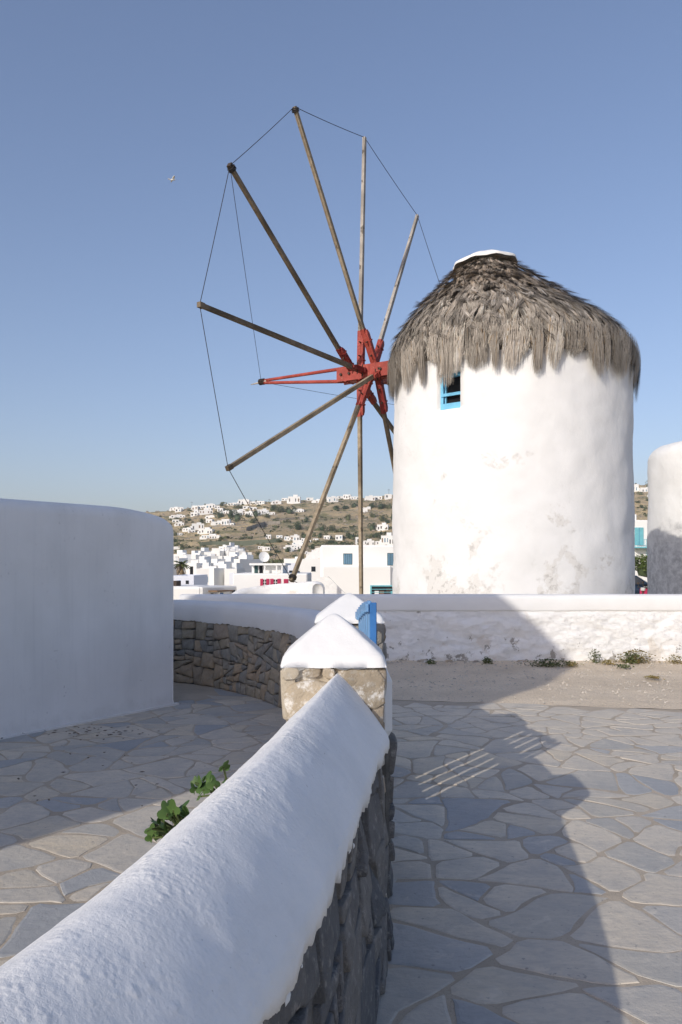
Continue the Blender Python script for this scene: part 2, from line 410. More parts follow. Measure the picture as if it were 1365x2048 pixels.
M['bush2'] = m_leaf('olive_leaf', (0.075,0.09,0.042), (0.14,0.15,0.07))
M['hedge'] = m_leaf('bright_hedge_leaf', (0.045,0.075,0.015), (0.12,0.16,0.035))
M['dryleaf'] = m_leaf('dry_weed_leaf', (0.16,0.15,0.045), (0.28,0.20,0.075))
M['weed'] = m_leaf('weed_leaf', (0.04,0.07,0.025), (0.13,0.15,0.045))
M['palm'] = m_leaf('palm_frond', (0.05,0.065,0.02), (0.11,0.12,0.045))
M['palm_dry'] = m_leaf('dry_palm_skirt', (0.22,0.16,0.08), (0.36,0.27,0.15))
M['bark'] = m_plain('bark', (0.12,0.09,0.065), 0.9, 0.3, 6, 0.6, 25, 0.02)
def m_hill():
    m, nt, b = nodes('dry_hillside', 0.95, 0.1); v = coords(nt)
    c = ramp(nt, noise_(nt, v, 0.02, 5, 0.6), [(0.35,(0.42,0.325,0.19)),(0.5,(0.54,0.42,0.25)),(0.65,(0.38,0.305,0.185))])
    c = mix(nt, ramp(nt, noise_(nt, coords(nt,(1,0.5,1)), 0.012, 3, 0.5), [(0.52,0.0),(0.56,0.8)]), c, (0.62,0.48,0.27))
    c = mix(nt, ramp(nt, noise_(nt, v, 0.055, 6, 0.7), [(0.52,0.0),(0.60,0.9)]), c, (0.21,0.20,0.10))
    c = mix(nt, ramp(nt, noise_(nt, v, 0.25, 5, 0.7), [(0.55,0.0),(0.63,0.8)]), c, (0.15,0.15,0.08))
    c = mix(nt, ramp(nt, noise_(nt, v, 0.33, 5, 0.75, 0.6), [(0.57,0.0),(0.62,0.75)]), c, (0.46,0.42,0.35))
    setcol(nt, b, c)
    n = bump(nt, b, noise_(nt, v, 0.15, 6, 0.7), 0.8, 3.0); bump(nt, b, noise_(nt, v, 0.8, 4, 0.7), 0.6, 0.8, n)
    return m
M['hill'] = m_hill()
M['rock'] = m_plain('hill_rock', (0.30,0.255,0.20), 0.95, 0.35, 0.6, 0.6, 2, 0.3)
M['netting'] = m_plain('green_netting', (0.14,0.16,0.115), 0.9, 0.2, 0.1, 0)
M['terrace_wall'] = m_plain('dry_stone_terrace', (0.30,0.27,0.225), 0.95, 0.3, 0.8, 0.5, 3, 0.2)

# ------------------------------------------------------------------ ground: one sheet, flat near the mill, a town hollow, then a dry hill
CREST = [(-1.5,1105),(-0.8,1085),(-0.5,1050),(-0.22,1023),(-0.145,1009),(-0.05,999),(0.07,992),(0.2,980),(0.39,968),(0.8,960),(1.5,1010)]
GP = [(0,0),(180,0.0),(260,0.13),(330,0.235),(400,0.37),(500,0.64),(590,0.97),(610,1.0),(640,1.0),(760,0.9),(1500,0.3),(2500,0.0)]
def terrain(x, y):
    if y < 18: 
        if y < -40 or abs(x) > 60: return -0.03
        return -0.03
    a = x / y
    drop = lerp(sstep(22, 44, y), sstep(70, 110, y), sstep(0.17, 0.27, a))
    z = -5.0 * drop - 0.03 - 0.4 * sstep(31.5, 34, y) * sstep(0.17, 0.27, a) * (1 - drop)
    g = interp(y, GP)
    if g > 0:
        zc = EYE + 600 * (HOR - interp(a, CREST)) / F
        z = lerp(z, zc, g)
        amp = min(1.0, g * 5)
        z += amp * (2.3 * fbm(x * 0.012, y * 0.012, 3.1, 5) + 0.9 * fbm(x * 0.06, y * 0.06, 1.0, 4))
        st = 7.0; k = z / st; fr = k - math.floor(k)       # faint agricultural terraces
        z = lerp(z, (math.floor(k) + sstep(0.55, 1.0, fr)) * st, 0.35 * amp * sstep(0.05, 0.15, g) * (1 - sstep(0.75, 0.95, g)))
    return z
def build_ground():
    angs = []
    a = -180.0
    while a < 180:
        angs.append(radians(a)); a += 0.35 if -32 < a < 34 else 3.0
    rs = [0.0]; r = 4.0
    while r < 20: rs.append(r); r += 4
    while r < 150: rs.append(r); r *= 1.09
    while r < 720: rs.append(r); r += 6.0
    while r < 1250: rs.append(r); r *= 1.12
    V = []; Fc = []
    V.append((0, 0, -0.03)); n = len(angs)
    for r in rs[1:]:
        for t in angs:
            x, y = r * sin(t), r * cos(t); V.append((x, y, terrain(x, y)))
    for k in range(n): Fc.append((0, 1 + (k + 1) % n, 1 + k))
    for i in range(len(rs) - 2):
        for k in range(n):
            j = (k + 1) % n; b0 = 1 + i * n; b1 = b0 + n
            Fc.append((b0 + k, b0 + j, b1 + j, b1 + k))
    o = mesh('ground', V, Fc, M['hill'], smooth=True); tag(o, kind='structure')
    return o
build_ground()

# ------------------------------------------------------------------ crazy paving
def clip(poly, nx, ny, c):
    out = []; m = len(poly)
    for i in range(m):
        p, q = poly[i], poly[(i + 1) % m]
        dp = p[0]*nx + p[1]*ny - c; dq = q[0]*nx + q[1]*ny - c
        if dp <= 0: out.append(p)
        if (dp < 0 < dq) or (dq < 0 < dp):
            t = dp / (dp - dq); out.append((p[0] + t*(q[0]-p[0]), p[1] + t*(q[1]-p[1])))
    return out
def cells(sites, wts, joint, box):
    P = np.array(sites); res = []
    for i, (px, py) in enumerate(sites):
        d = np.hypot(P[:,0]-px, P[:,1]-py); order = np.argsort(d)[1:22]
        poly = [(box[0],box[2]),(box[1],box[2]),(box[1],box[3]),(box[0],box[3])]
        for j in order:
            dx, dy = P[j,0]-px, P[j,1]-py; L = d[j]
            if L < 1e-6: continue
            nx, ny = dx/L, dy/L
            t = (L*L + wts[i] - wts[j]) / (2*L) - joint/2
            poly = clip(poly, nx, ny, px*nx + py*ny + t)
            if len(poly) < 3: break
        res.append(poly if len(poly) >= 3 else None)
    return res
def roughen(poly, seg, jit, rnd, cut=0.22):
    # cut corners, then break up the edges
    m = len(poly); q = []
    for i in range(m):
        a, b = poly[i], poly[(i+1) % m]
        L = math.hypot(b[0]-a[0], b[1]-a[1]); c = min(cut, 0.04 / max(L, 1e-6))
        q.append((lerp(a[0],b[0],c), lerp(a[1],b[1],c))); q.append((lerp(a[0],b[0],1-c), lerp(a[1],b[1],1-c)))
    out = []
    m = len(q)
    for i in range(m):
        a, b = q[i], q[(i+1) % m]; L = math.hypot(b[0]-a[0], b[1]-a[1])
        if L < 1e-5: continue
        k = max(1, int(L/seg)); nx, ny = -(b[1]-a[1])/L, (b[0]-a[0])/L
        for t in range(k):
            u = t/k; j = rnd.uniform(-jit, jit) if t else rnd.uniform(-jit, jit)*0.4
            out.append((lerp(a[0],b[0],u)+nx*j, lerp(a[1],b[1],u)+ny*j))
    return out
def area(p): return abs(sum(p[i][0]*p[(i+1)%len(p)][1]-p[(i+1)%len(p)][0]*p[i][1] for i in range(len(p))))/2
def slab(poly, z, th, bev, rnd):
    cx = sum(p[0] for p in poly)/len(poly); cy = sum(p[1] for p in poly)/len(poly)
    n = len(poly); V = []; tilt = (rnd.uniform(-.009,.009), rnd.uniform(-.009,.009))
    rad = sqrt(area(poly)/pi)
    for sc, zz in ((1.0, 0.0), (1.0 - 0.25*bev/rad, th*0.78), (1.0 - bev/rad, th)):
        for x, y in poly:
            X = (x-cx)*sc; Y = (y-cy)*sc
            V.append((X, Y, z + zz + (tilt[0]*X + tilt[1]*Y if zz else 0)))
    Fc = [tuple(range(2*n, 3*n))]
    for k in range(2):
        for i in range(n):
            j = (i+1) % n; Fc.append((k*n+i, k*n+j, (k+1)*n+j, (k+1)*n+i))
    return V, Fc, (cx, cy)
def paving(name, poly_bed, box, keep, spacing, seed, z0=0.0, limit=300):
    rnd = random.Random(seed)
    bed = mesh(name, [(x, y, z0) for x, y in poly_bed], [tuple(range(len(poly_bed)))], M['mortar'])
    tag(bed, kind='structure')
    def split(poly, out, target):
        ar = area(poly)
        if ar < target: out.append(poly); return
        cx = sum(p[0] for p in poly)/len(poly); cy = sum(p[1] for p in poly)/len(poly)
        # long axis
        sxx = sum((p[0]-cx)**2 for p in poly); syy = sum((p[1]-cy)**2 for p in poly); sxy = sum((p[0]-cx)*(p[1]-cy) for p in poly)
        t = 0.5*atan2(2*sxy, sxx-syy) + rnd.gauss(0, 0.42)
        nx, ny = cos(t), sin(t); ex = sqrt(ar)*0.16
        px, py = cx + rnd.uniform(-ex, ex), cy + rnd.uniform(-ex, ex)
        c = px*nx + py*ny
        for q in (clip(poly, nx, ny, c), clip(poly, -nx, -ny, -c)):
            if len(q) >= 3: split(q, out, spacing*spacing*rnd.choice((0.45, 0.7, 0.9, 1.1, 1.5, 2.2)) if ar < 2.0 else spacing*spacing)
    raw = []
    coarse = []; tries = 0
    while tries < 4000:
        tries += 1; p = (rnd.uniform(box[0]-.3, box[1]+.3), rnd.uniform(box[2]-.3, box[3]+.3))
        if all((p[0]-q[0])**2 + (p[1]-q[1])**2 > 0.62 for q in coarse): coarse.append(p)
    for c in cells(coarse, [rnd.uniform(-.1, .1) for _ in coarse], 0.0, (box[0]-.3, box[1]+.3, box[2]-.3, box[3]+.3)):
        if c is not None: split(c, raw, spacing*spacing*rnd.choice((0.7, 1.1, 1.5, 2.2)))
    items = []
    for c in raw:
        sg = sum(c[i][0]*c[(i+1)%len(c)][1]-c[(i+1)%len(c)][0]*c[i][1] for i in range(len(c)))
        if sg < 0: c = c[::-1]
        q = c
        for i in range(len(c)):
            a_, b_ = c[i], c[(i+1)%len(c)]; L_ = math.hypot(b_[0]-a_[0], b_[1]-a_[1])
            if L_ < 1e-6: continue
            th = rnd.gauss(0, 0.03); nx, ny = (b_[1]-a_[1])/L_, -(b_[0]-a_[0])/L_
            nx, ny = nx*cos(th)-ny*sin(th), nx*sin(th)+ny*cos(th)
            mx, my = (a_[0]+b_[0])/2, (a_[1]+b_[1])/2
            q = clip(q, nx, ny, mx*nx+my*ny - rnd.uniform(0.0, 0.006) - abs(th)*L_*0.3)
            if len(q) < 3: break
        if len(q) < 3 or area(q) < 0.008: continue
        g = (sum(p[0] for p in q)/len(q), sum(p[1] for p in q)/len(q))
        if not keep(g, q): continue
        items.append((abs(g[0])*0.6 + g[1], g, q))
    items.sort(key=lambda t: t[0])
    far = MB()
    for k, (_, g, c) in enumerate(items):
        pl = roughen(c, 0.075, 0.0075, rnd, 0.18)
        pl = [(x+0.11*mn.noise(Vector((x*1.3,y*1.3,seed)))+0.045*mn.noise(Vector((x*3.7,y*3.7,seed+5))), y+0.11*mn.noise(Vector((x*1.3,y*1.3,seed+9)))+0.045*mn.noise(Vector((x*3.7,y*3.7,seed+14)))) for x, y in pl]
        if len(pl) < 4: continue
        V, Fc, (cx, cy) = slab(pl, 0.0, rnd.uniform(0.0072, 0.0108), 0.022, rnd)
        if k < limit - 2:
            o = mesh('paving_stone', V, Fc, M['paving'], bed); o.location = (cx, cy, z0 - 0.0058)
        else:
            far.add([(x+cx, y+cy, z+z0-0.0058) for x, y, z in V], Fc)
    if far.v: tag(far.build('paving_stones', M['paving'], bed), kind='stuff')
    return bed

WALLP = np.polyfit([-.6,.1,.73,1.26,1.79,2.5,3.35], [-1.25,-.80,-.50,-.362,-.25,-.135,-.012], 4)
def wall_x(y): return float(np.polyval(WALLP, min(max(y, -0.6), 3.4)))
def div_x(y):
    if y < 3.4: return wall_x(y)
    return lerp(-0.02, 0.1, min(1, (y - 3.4) / 3)) if y < 6.5 else interp(y, [(6.5,-.02),(7.0,-.1),(8.0,-.28),(9,-.63),(9.7,-1.11),(10.5,-1.7),(11,-2.3)])
def edge_y(x): return 9.49 - 0.204 * x
bed_r = [(div_x(y), y) for y in (-0.6, 0.5, 1.5, 2.5, 3.4, 5.0, 6.5)] 
bed_r = [(-1.3,-2.5)] + bed_r + [(0.12, edge_y(0.12)), (7.5, edge_y(7.5)), (7.5, -2.5)]
def keep_r(g, c):
    if g[0] < div_x(g[1]) - 0.12 and g[1] < 6.5: return False
    return max(p[1] - edge_y(p[0]) for p in c) < 0.03 and g[0] < 6.6 and g[0] > -1 and g[1] > 0.6 and g[0] < 1.6 + 0.6*g[1]
paving('terrace_paving', bed_r[::-1], (-0.4, 6.6, 0.6, 9.6), keep_r, 0.37, 11)
def keep_l(g, c):
    if g[0] > div_x(g[1]) + 0.12: return False
    if (g[0] + 3.12) * 0.822 - (g[1] - 7.28) * 0.569 < -0.05 and g[1] > 4: return False
    return g[0] > -4.6 and g[1] > 1.6 and g[1] < 11.2 and g[0] > -1.0 - 0.55*g[1]
bed_l = [(-9,-2.5),(-1.3,-2.5)] + [(div_x(y), y) for y in (-0.6,0.5,1.5,2.5,3.4,5.0,6.5,7.0,8.0,9.0,9.7,10.5,11.0)] + [(-2.3,12.0),(-9,12.0)]
paving('courtyard_paving', bed_l, (-4.6, 0.3, 1.6, 11.2), keep_l, 0.37, 23)
gv = [(0.10,edge_y(0.1)),(7.5,edge_y(7.5)),(7.5,-2.5),(16,-2.5),(16,12.9),(-2.6,12.9),(-2.3,12.0),(-1.75,11.2),(-0.9,10.1),(-0.35,9.2),(-0.05,8.2),(0.05,7.2),(0.1,6.6)]
# gravel strip as a lightly uneven sheet
def in_poly(x, y, P):
    c = False; j = len(P)-1
    for i in range(len(P)):
        if (P[i][1] > y) != (P[j][1] > y) and x < (P[j][0]-P[i][0])*(y-P[i][1])/(P[j][1]-P[i][1])+P[i][0]: c = not c
        j = i
    return c
V=[];Fc=[]
ny=44; nx=130
for i in range(ny+1):
    for k in range(nx+1):
        x = lerp(-0.2, 15, k/nx); y0 = edge_y(x)+0.02 if x < 7.5 else 6.0; y = lerp(y0, 12.95, i/ny)
        if x < 0.12: y = lerp(8.6, 12.95, i/ny)
        rise = 0.035*sstep(11.6,12.8,y)
        V.append((x, y, 0.004 + 0.012*fbm(x*1.7,y*1.7,0,4) + rise + (0.006 if i>1 else -0.003)))
for i in range(ny):
    for k in range(nx): a=i*(nx+1)+k; Fc.append((a,a+1,a+nx+2,a+nx+1))
tag(mesh('gravel_path', V, Fc, M['gravel'], smooth=True), kind='structure')

# loose pebbles on the gravel (uncountable)
pb=MB(); rp=random.Random(5)
for k in range(3400):
    x=rp.uniform(0.4,8.5); y0=edge_y(x)+0.05; y=lerp(y0,12.75,rp.random()**0.8)
    if rp.random()<0.3: y=12.75-abs(rp.gauss(0,0.25)); 
    if y<y0: continue
    s=rp.choice((0.006,0.008,0.01,0.012,0.016,0.022))*rp.uniform(.7,1.3); a=rp.uniform(0,pi); z=0.010+0.035*sstep(11.6,12.8,y)
    ca,sa=cos(a)*s,sin(a)*s; h=s*rp.uniform(.5,1)
    pb.add([(x-ca,y-sa,z),(x+sa*.7,y-ca*.7,z),(x+ca*1.2,y+sa*1.2,z),(x-sa*.8,y+ca*.8,z),(x+rp.uniform(-.3,.3)*s,y+rp.uniform(-.3,.3)*s,z+h)],[(0,1,4),(1,2,4),(2,3,4),(3,0,4)])
tag(pb.build('pebbles', M['pebble']), 'loose pale pebbles strewn over the gravel before the white wall','pebbles',kind='stuff')

# ------------------------------------------------------------------ stone-by-stone facing
def stone_face(parent, fn, box, spacing, mat, seed, joint=0.02, depth=0.035, stretch=1.3, limit=290, name='stone', minarea=0.0015, extra=None):
    rnd = random.Random(seed); raw=[]
    def split(poly, target, depth_=0):
        ar=area(poly)
        if ar<target or depth_>16: raw.append(poly); return
        cx=sum(p[0] for p in poly)/len(poly); cy=sum(p[1] for p in poly)/len(poly)
        ex=(max(p[0] for p in poly)-min(p[0] for p in poly))/stretch; ey=max(p[1] for p in poly)-min(p[1] for p in poly)
        t=(0.0 if ex>ey else pi/2)+rnd.gauss(0,0.20); nx,ny=cos(t),sin(t)
        k=rnd.uniform(-.17,.17); c=(cx+k*ex*stretch)*nx+(cy+k*ey)*ny
        for q in (clip(poly,nx,ny,c),clip(poly,-nx,-ny,-c)):
            if len(q)>=3: split(q, spacing*spacing*stretch*rnd.choice((.22,.4,.6,.9,1.3,2.2)) if ar<1.2 else spacing*spacing, depth_+1)
    split([(box[0],box[2]),(box[1],box[2]),(box[1],box[3]),(box[0],box[3])], spacing*spacing)
    cs=[]
    for c in raw:
        if sum(c[i][0]*c[(i+1)%len(c)][1]-c[(i+1)%len(c)][0]*c[i][1] for i in range(len(c)))<0: c=c[::-1]
        q=c
        for i in range(len(c)):
            a_,b_=c[i],c[(i+1)%len(c)]; L_=math.hypot(b_[0]-a_[0],b_[1]-a_[1])
            if L_<1e-6: continue
            th=rnd.gauss(0,0.06); nx,ny=(b_[1]-a_[1])/L_,-(b_[0]-a_[0])/L_; nx,ny=nx*cos(th)-ny*sin(th),nx*sin(th)+ny*cos(th)
            q=clip(q,nx,ny,(a_[0]+b_[0])/2*nx+(a_[1]+b_[1])/2*ny-joint*.5*rnd.uniform(.4,1.6))
            if len(q)<3: break
        cs.append(q if len(q)>=3 else None)
    cnt=0
    for i,c in enumerate(cs):
        if c is None or area(c) < minarea or cnt>=limit: continue
        pl = roughen(c, 0.05, 0.010, rnd, 0.07)
        if len(pl)<4: continue
        if len(pl)>22: pl=pl[::2]
        n=len(pl); cx=sum(p[0] for p in pl)/n; cy=sum(p[1] for p in pl)/n
        bul=depth*rnd.uniform(.55,1.25); org,_=fn(cx,cy); V=[]
        tx,ty=rnd.uniform(-.12,.12),rnd.uniform(-.12,.12)
        for sc,dd in ((1.0,-0.03),(0.985,bul*.55),(0.92,bul*.9),(0.5,bul)):
            for (a,b) in pl:
                s=cx+(a-cx)*sc; h=cy+(b-cy)*sc; p,nn=fn(s,h)
                k=dd+(0.25*bul*mn.noise(Vector((s*14+i,h*14,i*1.7))) if dd>0 else 0)+((a-cx)*tx+(b-cy)*ty if dd>0 else 0)
                V.append(p+nn*k-org)
        V.append(fn(cx,cy)[0]+fn(cx,cy)[1]*bul*1.02-org)
        Fq=[]
        for r in range(3):
            for q in range(n):
                j=(q+1)%n; Fq.append((r*n+q,r*n+j,(r+1)*n+j,(r+1)*n+q))
        for q in range(n): Fq.append((3*n+q,3*n+(q+1)%n,4*n))
        mm = mat if not callable(mat) else mat(cx,cy,rnd)
        o=mesh(name,V,Fq,mm,parent,smooth=True); o.location=org; cnt+=1

# ------------------------------------------------------------------ the low wall in front: whitewashed rounded coping on a dark stone face
near = empty('boundary_wall', (wall_x(1.5), 1.5, 0))
tag(near, 'low stone boundary wall with smooth rounded whitewashed top running along the front', 'wall', kind='thing')
near_inv = Vector(near.location)
def ridge_z(y): return interp(y, [(-.6,1.068),(1.2,1.074),(1.5,1.080),(1.9,1.094),(2.6,1.102),(3.1,1.124),(3.4,1.148)])
def coping_mesh():
    V=[];Fc=[]; ns=560; nw=78; y0,y1=-0.55,3.36; hw=0.212
    for i in range(ns+1):
        y=lerp(y0,y1,i/ns); x=wall_x(y); dx=(wall_x(y+.02)-wall_x(y-.02))/.04
        L=sqrt(1+dx*dx); nxv,nyv=1/L,-dx/L        # to the right of the path
        zr=ridge_z(y); ze=0.885; p=interp(y,[(0,1.8),(2.0,1.65),(2.8,1.45),(3.36,1.15)])
        for k in range(nw+1):
            u=k/nw*2-1                               # -1 left .. 1 right
            au=abs(u)
            edge=0.0
            if au>0.93:
                t=(au-0.93)/0.07
                if t<0.62: t/=0.62; w=0.985+0.02*sin(t*pi*.8); z=ze-0.055*t; edge=t
                else: t=(t-.62)/.38; w=lerp(0.995,0.84,t); z=ze-0.055-0.006*sin(t*pi); edge=1
            else:
                t=au/0.93; w=t*0.985; z=ze+(zr-ze)*(1-t**p)
            w=w*hw*(1 if u>0 else -1)
            X=x+nxv*w; Y=y+nyv*w
            n1=fbm(X*7,Y*7,1.3,3); n2=fbm(X*32,Y*32,4.0,3); n3=fbm(X*85,Y*85,9.0,2)
            patch=sstep(-.15,.35,fbm(X*2.6,Y*2.6,7.7,3))*(0.35+0.65*sstep(0.75,-0.15,u))
            d=0.0028*n1+0.0012*n2*(0.25+patch)+0.0030*max(0,n3-.05)*patch
            if edge>0:
                sgn=1 if u>0 else -1; jag=fbm(Y*5,sgn*2,2.2,3)*0.032+fbm(Y*14,sgn,5.2,2)*0.019+fbm(Y*45,sgn,5.2,2)*0.008
                z+=jag*edge; d*=1-edge*.5
                X+=nxv*(0.008*fbm(Y*9,1.5,1,3))*(1 if u>0 else -1)*edge
            z+=d*(1-.3*au); X+=nxv*d*u*.6
            V.append((X-near_inv.x,Y-near_inv.y,z))
    m=nw+1
    for i in range(ns):
        for k in range(nw): a=i*m+k; Fc.append((a,a+1,a+m+1,a+m))
    return mesh('coping',V,Fc,M['white_near'],near,smooth=True)
coping_mesh()
def face_near(s,h):
    """right-hand face: s runs along y, h is height; leans outwards at the foot"""
    y=s; x=wall_x(y)+lerp(0.222,0.178,min(1,h/0.86)); 
    b=sstep(0,0.9,y)
    return Vector((x-near_inv.x,y-near_inv.y,h)), Vector((1,-0.12,0.12)).normalized()
V=[];Fc=[]
for i in range(90):
    y=lerp(-0.55,3.36,i/89)
    for h in [0.0,0.15,0.3,0.45,0.6,0.75,0.87]:
        p,n=face_near(y,h); p=p+n*(-0.012+0.018*fbm(y*6,h*6,3,4)); V.append(p)
    for h in (0.87,0.0): V.append(Vector((wall_x(y)-lerp(0.25,0.19,h)-near_inv.x,y-near_inv.y,h)))
for i in range(89):
    for k in range(8): a=i*9+k; Fc.append((a,a+9,a+10,a+1))
mesh('wall_core',V,Fc,M['mortar_dark'],near,smooth=True)
stone_face(near,face_near,(0.5,3.36,0.0,0.85),0.21,M['stone_dark'],31,0.010,0.012,1.3)
# lumps of whitewash that ran over the first stones below the coping
dr=MB(); rd=random.Random(3)
for k in range(110):
    y=rd.uniform(0.9,3.3); h=0.845-abs(rd.gauss(0,0.032)); p,n=face_near(y,h); s=rd.choice((.005,.007,.010,.013))*rd.uniform(.7,1.2)
    p=p+n*0.014; pts=[]
    a0=rd.uniform(0,6)
    for q in range(7):
        a=a0+q*2*pi/7; rr=s*rd.uniform(.6,1.3); pts.append(p+Vector((0.0,cos(a)*rr*1.3,sin(a)*rr)))
    top=[p+(q-p)*.5+n*s*.5 for q in pts]
    dr.add(pts+top+[p+n*s*.6],[(i,(i+1)%7,7+(i+1)%7,7+i) for i in range(7)]+[(7+i,7+(i+1)%7,14) for i in range(7)])
tag(dr.build('whitewash_drips',M['white'],near,smooth=True),kind='stuff')

# ------------------------------------------------------------------ gate pillars
def pillar(name,label,x0,x1,y0,y1,zt,za,seed):
    cx,cy=(x0+x1)/2,(y0+y1)/2; hx,hy=(x1-x0)/2,(y1-y0)/2
    p=tag(empty(name,(cx,cy,0)),label,'gate pillar','gate pillars with pyramid caps')
    b=MB(); i=0.02; b.box(-hx+i,hx-i,-hy+i,hy-i,0,zt,0.03); b.build('pillar_core',M['mortar_dark'] if seed>1 else M['stone_warm'],p)
    # cap
    n=44; V=[];Fc=[]
    o=0.008
    for a in range(n+1):
        for c in range(n+1):
            u=a/n*2-1; v=c/n*2-1
            m=min(1.0,(abs(u)**16+abs(v)**16)**(1/16)); mm=sqrt(m*m+0.006)-0.012
            # round the plan corners a little
            k=1-0.035*(abs(u)*abs(v))**3
            z=zt+0.01+(za-zt-0.01)*(1-min(1.02,mm))*(1.0)
            z+=0.004*sin(pi*min(1,m))
            if m>0.93: z-=0.030*((m-0.93)/0.07)**2
            V.append((u*(hx+o)*k+0.002*fbm(u*3,v*3,seed,3),v*(hy+o)*k,z+0.004*fbm(u*2.2,v*2.2,seed+4,3)))
    for a in range(n):
        for c in range(n): q=a*(n+1)+c; Fc.append((q,q+n+1,q+n+2,q+1))
    # skirt down to a ragged lower edge
    rim=[a*(n+1) for a in range(n+1)]+[n*(n+1)+c for c in range(1,n+1)]+[a*(n+1)+n for a in range(n-1,-1,-1)]+[c for c in range(n-1,0,-1)]
    base=len(V); 
    for q,r in enumerate(rim):
        x,y,z=V[r]; V.append((x*0.995,y*0.995,zt-0.022+0.016*fbm(x*9+seed,y*9,2,4)))
    r2=len(rim)
    for q in range(r2): j=(q+1)%r2; Fc.append((rim[q],rim[j],base+j,base+q))
    base2=len(V)
    for q in range(r2):
        x,y,z=V[base+q]; V.append((x*0.85,y*0.85,z+0.004))
    for q in range(r2): j=(q+1)%r2; Fc.append((base+q,base+j,base2+j,base2+q))
    mesh('cap',V,Fc,M['white'],p,smooth=True)
    return p,hx,hy
p1,hx,hy=pillar('gate_pillar','near stone gate pillar with white pyramid cap meeting the rounded wall',-0.252,0.190,3.33,3.77,1.185,1.392,1)
def ff(x0): return lambda s,h:(Vector((s,-hy+0.012,h)),Vector((0,-1,0)))
def rock(name,parent,poly,fn,bul,mat,seed,ns=3):
    rnd=random.Random(seed); pl=roughen(poly,0.035,0.004,rnd,0.2); n=len(pl); cx=sum(q[0] for q in pl)/n; cy=sum(q[1] for q in pl)/n; V=[];Fq=[]
    rings=((1,-.04),(.985,bul*.5),(.93,bul*.85),(.75,bul),(.45,bul*1.03))
    for sc,dd in rings:
        for a,b in pl:
            s=cx+(a-cx)*sc;h=cy+(b-cy)*sc;pp,nn=fn(s,h); V.append(pp+nn*(dd+(0.006*fbm(s*16,h*16,seed,3) if dd>0 else 0)))
    pp,nn=fn(cx,cy); V.append(pp+nn*bul)
    for r in range(len(rings)-1):
        for q in range(n): j=(q+1)%n; Fq.append((r*n+q,r*n+j,(r+1)*n+j,(r+1)*n+q))
    for q in range(n): Fq.append(((len(rings)-1)*n+q,(len(rings)-1)*n+(q+1)%n,len(V)-1))
    return mesh(name,V,Fq,mat,parent,smooth=True)
F1=ff(0)
rock('stone',p1,[(-.215,1.05),(-.19,.93),(-.05,.93),(-.02,1.04),(-.005,1.10),(-.09,1.118),(-.18,1.10)],F1,0.022,M['stone_warm'],1)
rock('stone',p1,[(-.222,.70),(-.03,.70),(-.03,.92),(-.19,.925),(-.215,.90)],F1,0.028,M['stone_warm'],2)
rock('stone',p1,[(-.218,1.115),(-.15,1.118),(-.135,1.165),(-.215,1.17)],F1,0.02,M['stone_warm'],3)
rock('stone',p1,[(-.135,1.128),(-.06,1.122),(-.05,1.168),(-.125,1.172)],F1,0.014,M['stone_brown'],4)
rock('stone',p1,[(-.05,1.13),(0.0,1.112),(.012,1.16),(-.04,1.172)],F1,0.024,M['stone_warm'],5)
rock('stone',p1,[(.012,1.02),(.215,.98),(.218,1.155),(.05,1.165),(.012,1.15)],F1,0.012,M['stone_brown'],6)
rock('stone',p1,[(.0,.72),(.215,.72),(.215,.965),(.01,1.0)],F1,0.012,M['stone_brown'],7)
for (sgn,ax) in ((1,'x'),(-1,'x')):
    fx=(lambda g:(lambda s,h:(Vector((g*(hx-0.03),s,h)),Vector((g,0,0)))))(sgn)
    stone_face(p1,fx,(-hy,hy,0.0,1.17),0.2,M['stone_brown'] if sgn>0 else M['stone_warm'],40+sgn,0.014,0.02,1.2)
# short side wall running back from the near pillar to the gate leaf
sw=tag(empty('side_wall',(0.14,4.2,0)),'short low white plastered wall stub joining the near pillar to the blue gate','wall',kind='thing')
b=MB(); b.box(-0.10,0.105,-0.425,0.42,0.77,1.075,0.035); b.build('plastered_top',M['white'],sw)
b=MB(); b.box(-0.095,0.095,-0.425,0.415,0.0,0.775,0.02); b.build('wall_core',M['mortar_dark'],sw)
stone_face(sw,lambda s_,h:(Vector((0.09,s_,h)),Vector((1,0,0))),(-.42,.42,0,.77),0.18,M['stone_dark'],44,0.016,0.022,1.2)

p2,hx2,hy2=pillar('gate_pillar','farther gate pillar with white pyramid cap behind the blue gate',-0.19,0.315,5.74,6.24,1.19,1.395,2)
f2=lambda s,h:(Vector((s,-hy2+0.012,h)),Vector((0,-1,0)))
stone_face(p2,f2,(-hx2,hx2,0,1.17),0.18,M['stone_wall'],50,0.016,0.022,1.2)
for g in (1,-1):
    fx=(lambda g:(lambda s,h:(Vector((g*(hx2-0.012),s,h)),Vector((g,0,0)))))(g)
    stone_face(p2,fx,(-hy2,hy2,0,1.17),0.2,M['stone_wall'],53+g,0.016,0.022,1.2)

